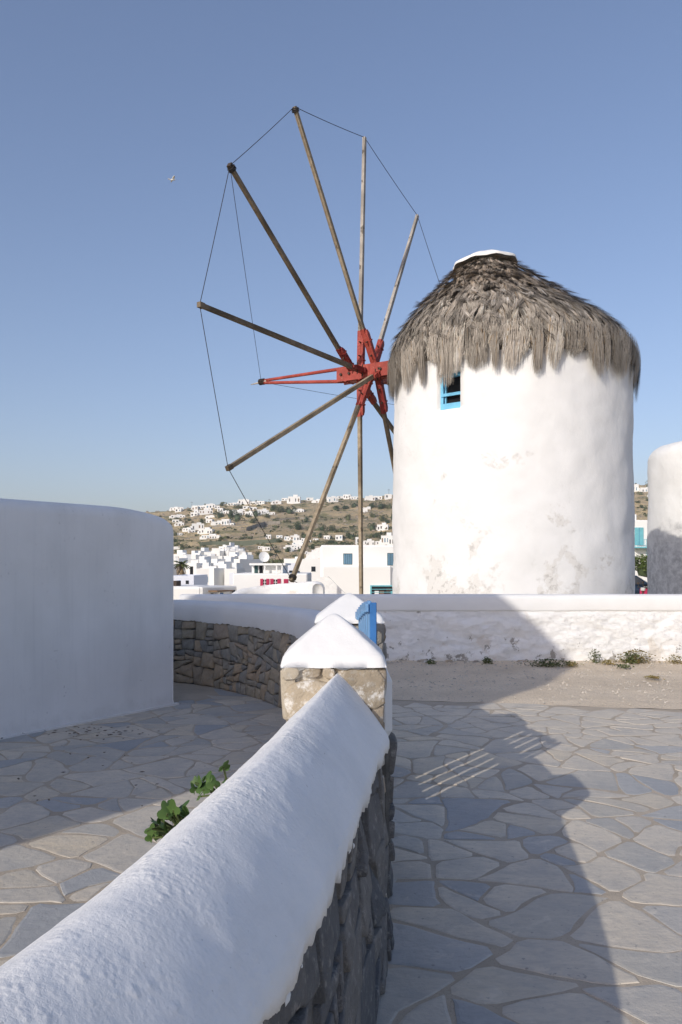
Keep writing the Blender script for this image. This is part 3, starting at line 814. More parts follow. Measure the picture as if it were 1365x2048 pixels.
# ------------------------------------------------------------------ blue plank gate leaf between the pillars
ga=Vector((0.172,4.66,0)); gb=Vector((0.132,5.72,0)); gd=(gb-ga); gl=gd.length; gd.normalize()
gate=tag(empty('gate_leaf',ga,atan2(gd.y,gd.x)),'blue plank gate leaf with arched top between the two pillars','gate')
npk=6; pw=gl/npk
for k in range(npk):
    x0=k*pw+0.029; x1=(k+1)*pw-0.029; g=MB(); h=lerp(1.38,1.27,(k/(npk-1))**1.3)
    g.box(x0,x1,-0.009,0.009,0.06,h,0.003); g.build('plank',M['blue'],gate)
for z0,z1 in ((0.06,0.33),(0.87,1.05)):
    g=MB(); g.box(0.01,gl-0.01,0.0095,0.03,z0,z1,0.004); g.build('rail',M['blue'],gate)
g=MB(); 
for k in range(npk):
    h=lerp(1.38,1.27,(k/(npk-1))**1.3); g.box(k*pw+.001,(k+1)*pw-.001,0.0095,0.03,h-0.06,h-0.012,0.002)
g.build('arched_rail',M['blue'],gate)
g=MB(); g.box(-0.034,0.006,-0.034,0.004,0.05,1.375,0.004); tag(g.build('stile',M['blue_deep'],gate),'deep blue upright closing post of the gate')
g=MB(); g.box(-0.05,-0.036,-0.02,0.02,0.95,1.0,0.003); g.build('latch',M['iron'],gate)

# ------------------------------------------------------------------ curved courtyard wall (stone below, white above)
CW=[(-4.2,11.25),(-3.4,11.15),(-2.75,11.02),(-2.27,10.86),(-1.66,10.42),(-1.11,9.73),(-.66,8.97),(-.36,8.1),(-.16,7.1),(-.05,6.22)]
def catmull(P,t):
    n=len(P)-1; x=min(max(t*n,0),n-1e-6); i=int(x); f=x-i
    p0=P[max(i-1,0)];p1_=P[i];p2_=P[i+1];p3=P[min(i+2,n)]
    return tuple(0.5*((2*b)+(-a+c)*f+(2*a-5*b+4*c-d)*f*f+(-a+3*b-3*c+d)*f**3) for a,b,c,d in zip(p0,p1_,p2_,p3))
tab=[]; acc=0; last=None
for i in range(401):
    q=catmull(CW,i/400)
    if last: acc+=math.hypot(q[0]-last[0],q[1]-last[1])
    tab.append((acc,i/400)); last=q
CWL=acc
def cw_frame(s):
    t=interp(s,tab); q=catmull(CW,t); q2=catmull(CW,min(1,t+.004)); q1=catmull(CW,max(0,t-.004))
    d=Vector((q2[0]-q1[0],q2[1]-q1[1],0)).normalized(); return Vector((q[0],q[1],0)),d,Vector((d.y,-d.x,0))  # normal towards the courtyard? fixed below
o0=Vector((-1.11,9.73,0))
cwall=tag(empty('curved_wall',o0),'curved courtyard wall, dark rubble stones below a smooth white band','wall',kind='thing')
def cw_face(s,h):
    p,d,n=cw_frame(s); nn=Vector((-abs(n.x) if False else n.x,n.y,0))
    return p+Vector((0,0,h))-o0+nn*lerp(0.06,0.0,min(1,h/.85)), nn
V=[];Fc=[];ns=120; hs=[0,.2,.4,.6,.8,.84]
prof=[(0.028,0.83),(0.034,0.86),(0.030,0.95),(0.024,1.03),(0.0,1.075),(-0.05,1.098),(-0.16,1.105),(-0.27,1.09),(-0.33,1.05),(-0.34,0.9),(-0.34,0.0)]
for i in range(ns+1):
    s=CWL*i/ns
    for h in hs:
        p,n=cw_face(s,h); V.append(p+n*(-0.012+0.012*fbm(s*5,h*5,2,3)))
for i in range(ns):
    for k in range(len(hs)-1): a=i*len(hs)+k; Fc.append((a,a+len(hs),a+len(hs)+1,a+1))
mesh('wall_core',V,Fc,M['mortar_dark'],cwall,smooth=True)
V=[];Fc=[];ns=260
for i in range(ns+1):
    s=CWL*i/ns; p,d,n=cw_frame(s)
    for k,(o,h) in enumerate(prof):
        jag=(0.016*fbm(s*3,0.3,0,4)+0.014*fbm(s*17,0.3,4,3)) if k==0 else (0.4*0.014*fbm(s*10,0.3,0,4) if k==1 else 0)
        V.append(p-o0+n*(o+0.006*fbm(s*2,h*4,8,3))+Vector((0,0,h+jag+0.008*fbm(s*1.1,0,3,2))))
m=len(prof)
for i in range(ns):
    for k in range(m-1): a=i*m+k; Fc.append((a,a+m,a+m+1,a+1))
mesh('coping',V,Fc,M['white'],cwall,smooth=True)
stone_face(cwall,cw_face,(0.6,CWL,0.0,0.835),0.165,lambda a,b,r:M['stone_wall'],61,0.009,0.020,1.5,extra=[(2.15,.5),(3.0,.52),(5.1,.3),(3.75,.42)])

# ------------------------------------------------------------------ long white wall in front of the mill
LW0=Vector((4.0,12.8,0))
lw=tag(empty('terrace_wall',LW0),'long low whitewashed wall with smooth top band and peeling rough face before the mill','wall',kind='thing')
V=[];Fc=[];x0,x1=-2.6,13.0;nx=520;nz=34
def lump(x,z):
    a=fbm(x*2.6,z*5.5,1.7,4)*0.030; c=mn.cell_vector(Vector((x*4,z*7,0.5))).x
    r=1-abs(mn.noise(Vector((x*4.2,z*8.5,6.1))))*2.2
    return a+0.012*r+0.008*fbm(x*14,z*18,2,3)
for i in range(nx+1):
    x=lerp(x0,x1,i/nx)
    for k in range(nz+1):
        z=lerp(-0.03,0.855,k/nz); env=sstep(0.86,0.74,z)
        foot=-0.03*sstep(0.14,0.0,z)*max(0,fbm(x*3.5,0,9,3)+.2)
        V.append((x-LW0.x,-(lump(x,z)*env+0.01*env)+0.018-foot*-1.0 if False else 0.012-(lump(x,z)+0.008)*env-foot,z))
m=nz+1
for i in range(nx):
    for k in range(nz): a=i*m+k; Fc.append((a,a+m,a+m+1,a+1))
mesh('rough_face',V,Fc,M['wallrough'],lw,smooth=True)
V=[];Fc=[];prof=[(0.03,0.835),(0.0,0.845),(-0.006,0.87),(-0.004,1.04),(0.012,1.085),(0.05,1.103),(0.2,1.11),(0.36,1.10),(0.42,1.06),(0.42,-0.05)]
nx=200
for i in range(nx+1):
    x=lerp(x0,x1,i/nx)
    for k,(o,h) in enumerate(prof):
        V.append((x-LW0.x,o+0.004*fbm(x*1.3,h*3,5,3),h+0.006*fbm(x*0.8,0,2,2)+(0.008*fbm(x*7,1,1,3) if k<2 else 0)))
m=len(prof)
for i in range(nx):
    for k in range(m-1): a=i*m+k; Fc.append((a,a+m,a+m+1,a+1))
mesh('coping',V,Fc,M['white'],lw,smooth=True)
b=MB(); b.box(x0-LW0.x,x1-LW0.x,-0.075,0.06,-0.03,0.028,0.01); b.build('footing',M['mortar'],lw)
# rubble stones lying at the foot of the wall
rs=random.Random(77); rub=[]
for k in range(16):
    px=rs.choice((rs.uniform(835,1100),rs.uniform(835,1100),rs.uniform(1180,1365))); x=(px-682.5)/F*12.7; s=rs.uniform(.025,.07)
    mb=MB(); vs=[];n=7
    for rr,zz in ((1,0),(.95,.45),(.6,.8)):
        for q in range(n): a=2*pi*q/n; vs.append((cos(a)*s*1.4*rr*rs.uniform(.85,1.15),sin(a)*s*.8*rr*rs.uniform(.85,1.15),s*zz))
    vs.append((0,0,s*.85)); fs=[(r*n+q,r*n+(q+1)%n,(r+1)*n+(q+1)%n,(r+1)*n+q) for r in range(2) for q in range(n)]+[(2*n+q,2*n+(q+1)%n,3*n) for q in range(n)]
    o=mesh('rubble_stone',vs,fs,M['stone_warm'] if rs.random()<.5 else M['stone_wall'],None,True); o.location=(x,12.66,0.036)
    rub.append((x,o))

for i,(x,o) in enumerate(sorted(rub,key=lambda t:t[0])): tag(o,'loose rubble stone at the foot of the long wall, %s from the gate end'%['first','second','third','fourth','fifth','sixth','seventh','eighth','ninth','tenth','eleventh','twelfth','thirteenth','fourteenth','fifteenth','sixteenth'][i],'stone','rubble stones at the wall foot')
# ------------------------------------------------------------------ left building (plain whitewashed, rounded roof edge)
LU=Vector((0.5685,0.8227,0)); LV=Vector((0.8227,-0.5685,0)); LB=Vector((-3.12,7.28,0))
lb=tag(empty('low_house',LB),'plain whitewashed low building with rounded roof edge standing in shade','house',kind='thing')
def lb_h(t): 
    k=sstep(1.15,2.14,t); return 2.215-0.16*(1-sqrt(max(0,1-min(1,max(0,(t-1.2)/0.96))**2.2)))-0.0*k
V=[];Fc=[];nt_=150
prof=[(0.018,0.0,0),(0.014,0.03,0),(0.0,0.06,0)]+[(0.0,z,0) for z in (0.4,0.8,1.2,1.6)]+[(0,-0.14,1),(-0.008,-0.09,1),(-0.035,-0.045,1),(-0.08,-0.015,1),(-0.16,0.0,1),(-0.4,0.02,1),(-1.2,0.03,1),(-2.9,-0.05,1),(-3.0,-0.2,1)]+[(-3.0,0.0,0)]
ts=[lerp(-3.6,1.0,i/40) for i in range(40)]+[lerp(1.0,2.14,i/60) for i in range(61)]
for t in ts:
    H=lb_h(t)
    for o,z,top in prof:
        zz=(H+z) if top else z
        p=LU*t+LV*(o+ (0.014*fbm(t*1.2,zz*1.2,3,3) if o>-0.2 else 0)); V.append((p.x,p.y,zz))
m=len(prof)
for i in range(len(ts)-1):
    for k in range(m-1): a=i*m+k; Fc.append((a,a+m,a+m+1,a+1))
Fc.append(tuple((len(ts)-1)*m+k for k in range(m))); Fc.append(tuple(k for k in range(m-1,-1,-1)))
mesh('wall_shell',V,Fc,M['white_streak'],lb,smooth=False)
for p in bpy.data.objects['wall_shell'].data.polygons: p.use_smooth = len(p.vertices)==4
b=MB(); b.beam(LU*-3.6+LV*0.02+Vector((0,0,0.012)),LU*2.19+LV*0.02+Vector((0,0,0.012)),0.05,0.024); b.build('plinth',M['white'],lb)

# ------------------------------------------------------------------ windmill
MC=Vector((3.807,17.956,0)); MR=2.62
def tower(parent,mat,top,win=None,seed=0,round_top=False,rad=MR):
    """cylindrical plastered tower; win = (angle, half-angle, z0, z1) leaves a deep opening"""
    angs=sorted(set([round(2*pi*k/150,5) for k in range(150)]))
    zs=[lerp(0,top,k/64) for k in range(65)]
    if win:
        a0,a1,z0,z1=win[0]-win[1],win[0]+win[1],win[2],win[3]
        angs=sorted([a for a in angs if min(abs(a-a0),abs(a-a1))>0.02]+[a0,a1]); zs=sorted([z for z in zs if min(abs(z-z0),abs(z-z1))>0.04]+[z0,z1])
    V=[];Fc=[];n=len(angs)
    for z in zs:
        t=z/top
        for a in angs:
            r=rad*lerp(1.012,0.995,t)+0.03*fbm(cos(a)*2.2+seed,sin(a)*2.2,z*0.9,3)+0.010*fbm(cos(a)*9,sin(a)*9+seed,z*3.4,3)
            if round_top:
                e=max(0,(z-(top-0.55))/0.55); r=r-0.75*(1-sqrt(max(0,1-e*e)))
            V.append((r*cos(a),r*sin(a),z+(0.05*fbm(cos(a)*2,sin(a)*2,seed,2) if round_top and t>.9 else 0)))
    for i in range(len(zs)-1):
        for k in range(n):
            j=(k+1)%n
            if win and a0-1e-4<=angs[k] and angs[j]<=a1+1e-4 and angs[k]<angs[j] and z0-1e-4<=zs[i] and zs[i+1]<=z1+1e-4: continue
            Fc.append((i*n+k,i*n+j,(i+1)*n+j,(i+1)*n+k))
    c=len(V); V.append((0,0,top+(0.22 if round_top else 0)))
    for k in range(n): Fc.append(((len(zs)-1)*n+k,(len(zs)-1)*n+(k+1)%n,c))
    if win:   # reveals
        dep=0.26
        def P(a,z,r): return (r*cos(a),r*sin(a),z)
        ia=[k for k,a in enumerate(angs) if a0-1e-4<=a<=a1+1e-4]; iz=[i for i,z in enumerate(zs) if z0-1e-4<=z<=z1+1e-4]
        ring=[(iz[0],k) for k in ia]+[(i,ia[-1]) for i in iz[1:]]+[(iz[-1],k) for k in ia[-2::-1]]+[(i,ia[0]) for i in iz[-2:0:-1]]
        b=len(V)
        for (i,k) in ring: V.append(P(angs[k],zs[i],rad-dep))
        for q in range(len(ring)):
            j=(q+1)%len(ring); A=ring[q][0]*n+ring[q][1]; B=ring[j][0]*n+ring[j][1]; Fc.append((A,B,b+j,b+q))
    return mesh('tower_wall',V,Fc,mat,parent,smooth=True)

ROOF=[(0.0,8.42),(0.30,8.39),(0.55,8.29),(0.82,8.10),(1.13,7.82),(1.53,7.48),(1.95,7.10),(2.32,6.75),(2.55,6.42),(2.68,6.08),(2.68,5.80)]
RL=[0.0]
for (ra,za),(rb,zb) in zip(ROOF,ROOF[1:]): RL.append(RL[-1]+math.hypot(rb-ra,zb-za))
def roof_pt(l):
    return interp(l,list(zip(RL,[p[0] for p in ROOF]))), interp(l,list(zip(RL,[p[1] for p in ROOF])))
def roof_off(z): return interp(z,[(6.0,0.0),(6.2,-0.03),(6.7,-0.12),(7.1,-0.26),(7.7,-0.41),(8.3,-0.5)])
def thatch(parent,seed,count=1.0):
    rnd=random.Random(seed); nr=np.random.RandomState(seed)
    # dark under-layer
    V=[];Fc=[];n=72; ls=[lerp(0.0,RL[-1],k/26) for k in range(27)]
    for l in ls:
        r,z=roof_pt(l)
        for k in range(n):
            a=2*pi*k/n; rr=max(0.001,r-0.06+0.05*fbm(cos(a)*r*1.4,sin(a)*r*1.4,z,3)); V.append((rr*cos(a)+roof_off(z),rr*sin(a),z-0.04))
    for i in range(26):
        for k in range(n): j=(k+1)%n; Fc.append((i*n+k,(i+1)*n+k,(i+1)*n+j,i*n+j))
    mesh('thatch_base',V,Fc,M['straw_base'],parent,smooth=True)
    V=[];Fc=[];Cc=[]
    def blade(pts,w,col,tan):
        b=len(V)
        m=len(pts)
        for i,p in enumerate(pts):
            ww=w*(1.0 if i<m-1 else 0.25)
            f=lerp(0.45,1.0,i/(m-1))
            V.append((p[0]-tan[0]*ww/2,p[1]-tan[1]*ww/2,p[2])); V.append((p[0]+tan[0]*ww/2,p[1]+tan[1]*ww/2,p[2]))
            Cc.append((*[c for c in col],1)); Cc.append((*[c for c in col],1))
        for i in range(m-1): Fc.append((b+2*i,b+2*i+1,b+2*i+3,b+2*i+2))
    def strawcol(k,up):
        # upper courses are browner and tighter, lower ones pale grey
        g=(0.40,0.355,0.30); br=(0.335,0.275,0.215); t=up
        c=[lerp(x,y,t) for x,y in zip(g,br)]
        q=rnd.random()
        if q<0.10: c=[x*0.35 for x in c]
        elif q<0.20: c=[0.52,0.48,0.41]
        elif q<0.225: c=[0.34,0.23,0.12]
        s=rnd.uniform(0.8,1.2)*k
        return [min(0.6,x*s) for x in c]
    nc=30
    for c in range(nc):
        f_=c/(nc-1); l0=lerp(0.50,RL[-1]-0.30,f_); up=1-sstep(0.30,0.72,f_); r,_=roof_pt(l0)
        circ=2*pi*max(r,0.3); ncl=max(8,int(circ/0.085*count)); ph=rnd.random()
        for q in range(ncl):
            a0=2*pi*(q+ph+rnd.uniform(-.5,.5))/ncl; ln=lerp(0.40,0.22,up)*rnd.uniform(.6,1.35); lift=rnd.choice((0.0,0.02,0.035,0.05,0.075,0.11)); lean=rnd.gauss(0,0.26); kk=rnd.choice((.45,.7,.85,.95,1.05,1.25))*rnd.uniform(.85,1.15); dl=rnd.gauss(0,.055); base=rnd.uniform(-.02,.035)
            if rnd.random()<.05: lean=rnd.uniform(-1.2,1.2); lift+=.05
            for s in range(17):
                a=a0+rnd.gauss(0,0.020)/max(r,.4); ls_=l0+dl+rnd.uniform(-.05,.03); L=ln*rnd.uniform(.8,1.08); pts=[]; le=lean+rnd.gauss(0,.05)
                for t in (0,0.5,1.0):
                    rr,z=roof_pt(max(0.1,min(ls_+L*t,RL[-1]))); ov=max(0,ls_+L*t-RL[-1]); z-=ov*.98; rr-=ov*.05
                    h=base+lift*t+0.006; aa=a+le*t*L/max(r,.5); rr+=h*0.7; z+=h*0.6
                    pts.append((rr*cos(aa)+roof_off(z),rr*sin(aa),z))
                blade(pts,rnd.uniform(.0055,.0105),strawcol(kk,up),(-sin(a),cos(a)))
    # hanging eave fringe: ragged tufts
    nt=46; edges=[2*pi*k/nt+rnd.uniform(-.055,.055) for k in range(nt)]
    for k in range(nt):
        a0=edges[k]; a1=edges[(k+1)%nt]+(2*pi if k==nt-1 else 0); gap=rnd.choice((0,0.006,0.015,0.03)); zb=rnd.choice((5.10,5.2,5.28,5.36,5.44,5.56)); pk=rnd.uniform(.2,.8); sh=rnd.uniform(.12,.55); kk=rnd.choice((.7,.85,1.0,1.1,1.2)); lf=rnd.uniform(-.03,.06); tl=rnd.gauss(0,.012)
        nb=int((a1-a0)*MR/0.0018*count)
        for s in range(nb):
            u=rnd.random(); a=lerp(a0+gap,a1-gap,u); bot=zb+sh*abs(u-pk)**1.4*1.6+abs(rnd.gauss(0,.085)); top=rnd.uniform(5.75,6.35)
            rt=interp(-top,[(-6.45,2.66),(-6.1,2.76),(-5.75,2.77)]); rb=2.71+lf*.7+rnd.uniform(-.035,.045); da=tl+rnd.gauss(0,.009)
            pts=[(rt*cos(a),rt*sin(a),top),(lerp(rt,rb,.45)*cos(a+da*.5)+0.0,lerp(rt,rb,.45)*sin(a+da*.5),lerp(top,bot,.5)),(rb*cos(a+da),rb*sin(a+da),bot)]
            blade(pts,rnd.uniform(.005,.009),strawcol(kk*1.12,0.0),(-sin(a),cos(a)))
    o=mesh('thatch',V,Fc,M['straw'],parent,cols=Cc); tag(o,kind='stuff')
    return o
def roof_cap(parent):
    V=[];Fc=[];n=40
    for i in range(9):
        t=i/8; 
        for k in range(n):
            a=2*pi*k/n; r=0.62*t*(1+0.02*cos(9*a)*t); z=8.43-0.25*t**1.7+0.009*cos(9*a)*t-0.05*t*cos(a)*-1.0
            V.append((r*cos(a)*1.16+roof_off(8.4)-0.06,r*sin(a)*1.16,z+0.185))
    for i in range(8):
        for k in range(n): j=(k+1)%n; Fc.append((i*n+k,(i+1)*n+k,(i+1)*n+j,i*n+j))
    b=len(V)
    for k in range(n): x,y,z=V[8*n+k]; V.append((x,y,z-0.05))
    for k in range(n): j=(k+1)%n; Fc.append((8*n+k,b+k,b+j,8*n+j))
    return mesh('roof_cap',V,Fc,M['cloth'],parent,smooth=True)

mill=tag(empty('windmill',MC),'round white windmill with grey thatched cone roof and bare twelve-spoke sail wheel','windmill')
tocam=atan2(-MC.y,-MC.x)                        # direction from the mill to the camera
wa=(tocam-radians(27.5))%(2*pi)                # window stands left of the middle as seen
tower(mill,M['white_mill'],5.95,(wa,0.104,4.70,5.44),1)
thatch(mill,9); roof_cap(mill)
# window: blue frame, mid bar, lower board, dark inside
win=bpy.data.objects.new('window',None); link(win,mill); win.location=((MR-0.16)*cos(wa),(MR-0.16)*sin(wa),4.70); win.rotation_euler=(0,0,wa+pi/2)
ww=0.53
b=MB(); b.box(-ww/2,-ww/2+.07,-0.03,0.05,0,0.73,.004); b.build('frame_post',M['blue_win'],win)
b=MB(); b.box(ww/2-.03,ww/2,-0.03,0.05,0,0.73,.004); b.build('frame_post',M['blue_win'],win)
b=MB(); b.box(-ww/2,ww/2,-0.032,0.052,0.67,0.74,.004); b.build('lintel_board',M['blue_win'],win)
b=MB(); b.box(-ww/2+.07,ww/2-.03,-0.05,-0.012,0.0,0.14,.004); b.build('lower_board',M['blue_win'],win)
b=MB(); b.box(-ww/2+.03,ww/2-.02,-0.055,-0.032,0.285,0.345,.004); b.build('crossbar',M['blue_win'],win)
b=MB(); b.box(-ww/2+.09,-ww/2+.12,0.0,0.045,.14,0.67,.003); b.build('sash',M['blue_win'],win)
b=MB(); b.box(-ww/2+.01,ww/2-.01,0.06,0.08,0.01,0.72); b.build('pane',M['interior'],win)
# ---- sail wheel: fitted axle, spokes, sleeves, ropes
HUB=Vector((0.55,20.0,6.38)); AX=Vector((-0.846,0.533,0.0)).normalized(); UU=Vector((-0.533,-0.846,0)).normalized(); VV=Vector((0,0,1)); PH=-0.013; SR=5.97
def L(p): return Vector(p)-MC
OFF={0:.10,6:.10,1:-.38,7:-.38,2:.26,8:.26,3:-.12,9:-.12,4:-.52,10:-.52,5:-.24,11:-.24}
SW={0:'wood_grey',1:'wood_tan',2:'wood_dark',3:'wood_dark',4:'wood_tan',5:'wood_tan',6:'wood_tan',7:'wood_dark',8:'wood_dark',9:'wood_grey',10:'wood_grey',11:'wood_grey'}
tipP={}
LEN={0:1.0,1:1.012,2:1.0,3:1.005,4:0.995,5:1.0,6:1.0,11:0.992}
for k in range(12):
    t=PH+k*pi/6; dr=(VV*cos(t)+UU*sin(t)); tip=HUB+dr*SR*LEN.get(k,1.0); root=HUB+AX*OFF[k]; tipP[k]=tip
    d=(tip-root).normalized(); side=d.cross(AX).normalized()
    rl={4:0.42,3:0.75,2:0.95}.get(k,1.08)
    c=MB(); c.beam(L(root+d*rl),L(tip),0.100,0.088,AX,0.84)
    sp=c.build('spoke',M[SW[k]],mill)
    mat=M['red'] if k not in (2,3,7) else M['red_dark']
    c=MB(); c.beam(L(root-d*0.1),L(root+d*(rl+.002)),0.115,0.104,AX); c.build('spoke_root',mat,mill)
    c=MB(); p0=root-AX*0.086; ln=rl*0.88; c.beam(L(p0-d*0.12),L(p0+d*ln),0.110,0.064,AX); c.beam(L(p0+d*(ln+.001)),L(p0+d*(ln+0.10)),0.110,0.064,AX,0.55); c.build('clamp_board',mat,mill)
    if k not in (9,10):
        for h in ((0.34,0.78) if rl>.9 else (0.3,)):
            c=MB(); c.beam(L(root-AX*.045+d*h-d*.016),L(root-AX*.045+d*h+d*.016),0.124,0.185,AX); c.build('iron_band',mat,mill)
        for h in (rl*.4,rl*.72):
            c=MB(); c.tube([L(root+d*h-side*0.14-AX*0.05),L(root+d*h+side*0.14-AX*0.05)],0.017,6); c.build('bolt',M['iron'],mill)
    c=MB(); c.beam(L(tip-d*0.10),L(tip+d*0.03),0.098,0.092,AX)
    if k in (2,3,4,5): c.build('spoke_end',M['wood_dark'] if k!=2 else M['iron'],mill)
c=MB(); c.beam(L(HUB-AX*2.9),L(HUB+AX*0.62),0.27,0.26,(0,0,1)); c.build('axle',M['red'],mill)
for z,s in ((0.17,1),(-0.17,1)):
    c=MB(); c.beam(L(HUB-AX*0.85+VV*z),L(HUB+AX*0.55+VV*z*.88),0.25,0.05,(0,0,1)); c.build('axle_plank',M['red'],mill)
for sg in (1,-1):
    sd=UU*sg
    c=MB(); c.beam(L(HUB-AX*0.9+sd*0.175),L(HUB+AX*0.66+sd*0.175),0.045,0.34,(0,0,1)); c.build('axle_plank',M['red'],mill)
for h in (0.28,0.52,-0.62):
    c=MB(); c.tube([L(HUB+AX*h+UU*0.15),L(HUB+AX*h+UU*0.24)],0.035,6); c.build('bolt',M['iron'],mill)
for h in (0.0,0.4,-0.45):
    c=MB(); 
    c.beam(L(HUB+AX*(h-.025)),L(HUB+AX*(h+.025)),0.40,0.37,(0,0,1)); c.build('iron_band',M['red'],mill)
BT=HUB+AX*3.28+VV*0.185
for k,(zz,uu) in enumerate(((0.22,-0.05),(-0.17,0.10))):
    c=MB(); c.tube([L(HUB+AX*0.35+VV*zz+UU*uu),L(BT-VV*0.0+VV*zz*.12)],0.048,8,0.04); c.build('bowsprit_pole',M['red'],mill)
c=MB(); c.tube([L(BT-AX*0.25),L(BT+AX*0.30-VV*0.03)],0.045,8,0.012); c.build('bowsprit_tip',M['wood_grey'],mill)
c=MB(); 
for q in range(4): c.tube([L(BT-AX*(0.02+0.045*q)+UU*0.075*cos(a)+VV*0.075*sin(a)) for a in [2*pi*j/8 for j in range(9)]],0.018,5)
c.build('rope_lashing',M['iron'],mill)
def rope(a,b,sag=0.0,r=0.0075):
    pts=[]
    for i in range(9):
        t=i/8; p=a.lerp(b,t)-VV*sag*4*t*(1-t); pts.append(L(p))
    c=MB(); c.tube(pts,r,5); c.build('rope',M['rope'],mill)
    
for k in range(12): rope(tipP[k],tipP[(k+1)%12],0.02)
for k in (2,9): rope(BT-AX*0.06,tipP[k]-AX*0.0,0.03,0.006)
for k in (1,2,5):
    d=(tipP[k]-HUB).normalized(); s=d.cross(AX).normalized(); c=MB()
    for h in (0.02,0.05,0.08): c.tube([L(tipP[k]-d*(0.02+h)+s*0.08*cos(a)+AX*0.08*sin(a)) for a in [2*pi*j/8 for j in range(9)]],0.012,5)
    c.build('rope_lashing',M['rope'],mill)

# second mill tower at the right edge, and the mill behind the camera whose shadow falls over the court
M2a=0.401; M2y=27.5
M2=Vector((M2a*M2y+2.72,M2y+0.9,0)); 
mill2=tag(empty('mill_tower',M2),'roofless white mill tower with rounded top and a grey shadow painted on its foot','tower')
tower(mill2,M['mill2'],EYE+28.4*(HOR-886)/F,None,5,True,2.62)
sd=Vector((sin(SUN_AZ),cos(SUN_AZ),0)); pd=Vector((cos(SUN_AZ),-sin(SUN_AZ),0))
M3=pd*-6.76+sd*-4.2
mill3=tag(empty('windmill',M3),'thatched white windmill behind the viewer that shades the courtyard','windmill')
tower(mill3,M['white'],6.2,None,9)
b=MB(); b.lathe([(2.85,5.3),(2.86,6.4),(2.62,7.05),(2.2,7.5),(1.6,8.0),(1.1,8.4),(0.6,8.85),(0.05,9.0)],48); b.build('thatch_base',M['straw_base'],mill3,True)

# ------------------------------------------------------------------ small built-up walls between the mill terrace and the town
def arc_wall():
    c=Vector((-1.3,15.3,0)); o=tag(empty('curved_parapet',c),'curved white parapet with shaded inner side beyond the courtyard wall','wall',kind='thing')
    V=[];Fc=[];n=60; R0=0.78
    prof=[(0,-0.6),(0.0,0.0),(0.0,0.5),(0.0,0.92),(0.02,0.97),(0.06,1.0),(0.14,1.0),(0.19,0.96),(0.21,0.9),(0.21,-0.6)]
    for i in range(n+1):
        t=i/n; a=lerp(pi*1.06,-0.25,t)
        H=interp(t,[(0,-0.13),(0.25,0.10),(0.5,0.20),(0.8,0.26),(1,0.22)])
        for r,z in prof:
            rr=R0+r; V.append((rr*cos(a),rr*sin(a)*0.95,z+(H if z>0.4 else 0)+0.01*fbm(t*6,z,3,2)))
    m=len(prof)
    for i in range(n):
        for k in range(m-1): q=i*m+k; Fc.append((q,q+1,q+m+1,q+m))
    Fc.append(tuple(range(m))); Fc.append(tuple(n*m+k for k in range(m-1,-1,-1)))
    mesh('wall_shell',V,Fc,M['wallrough'],o,smooth=True)
arc_wall()
# sloping stair wall beside it
st=tag(empty('stair_wall',(0,19.0,-0.5)),'grey shaded sloping stair wall left of the white house with blue shutters','wall',kind='thing')
b=MB(); A=at(588,1190,19.0); 
b.prism([(at(585,1200,19).x,-0.6),(at(700,1200,19).x,-0.6),(at(692,1190,19).x,at(692,1188,19).z+.5),(at(656,1152,19).x,at(656,1152,19).z+.5),(at(640,1152,19).x,at(640,1155,19).z+.5),(at(588,1190,19).x,at(588,1180,19).z+.5)],-0.15,0.15)
b.build('wall_shell',M['wallrough'],st)

# ------------------------------------------------------------------ houses
def add_window(parent,x,z,w,h,y,mat,frame=None,shut=None,flip=1,name='window'):
    """window on the front face (y = front plane, looking to -y) with a recessed pane, frame and optional open shutters"""
    o=bpy.data.objects.new(name,None); link(o,parent); o.location=(x,y,z)
    b=MB(); b.box(-w/2,w/2,-0.03,0.05,0,h); b.build('pane' if shut is None else 'panel',mat,o)
    if frame is not None:
        t=max(.04,w*.07); b=MB(); b.box(-w/2-t,-w/2-.002,-0.06,0.05,-t,h+t); b.box(w/2+.002,w/2+t,-0.06,0.05,-t,h+t); b.box(-w/2-.001,w/2+.001,-0.058,0.05,-t,-.002); b.box(-w/2-.001,w/2+.001,-0.058,0.05,h+.002,h+t); b.build('frame',frame,o)
    return o
def house(label,cx,cy,z0,w,d,h,rz,group,wins=(),mat='white_far',parapet=0.25,extra=(),name='house',cat='house'):
    o=tag(empty(name,(cx,cy,z0),rz),label,cat,group)
    b=MB(); p=min(parapet,h*.1); t=max(.2,w*.03)
    # body with a sunken flat roof
    b.box(-w/2,w/2,-d/2,d/2,-3.0,h-p)
    b.box(-w/2,w/2,-d/2,-d/2+t,h-p+.001,h); b.box(-w/2,w/2,d/2-t,d/2,h-p+.001,h); b.box(-w/2,-w/2+t,-d/2+t+.001,d/2-t-.001,h-p+.001,h); b.box(w/2-t,w/2,-d/2+t+.001,d/2-t-.001,h-p+.001,h)
    b.build('walls',M[mat],o)
    for (x0,x1,y0,y1,za,zb) in extra:
        b=MB(); b.box(x0,x1,y0,y1,za,zb); b.build('annex',M[mat],o)
    for (x,z,ww,hh,mt,fr) in wins:
        add_window(o,x,z,ww,hh,-d/2,M[mt],None if fr is None else M[fr])
    return o
ORD=['first','second','third','fourth','fifth','sixth','seventh','eighth','ninth','tenth','eleventh','twelfth','thirteenth','fourteenth','fifteenth','sixteenth','seventeenth','eighteenth','nineteenth','twentieth','twenty-first','twenty-second','twenty-third','twenty-fourth','twenty-fifth','twenty-sixth']

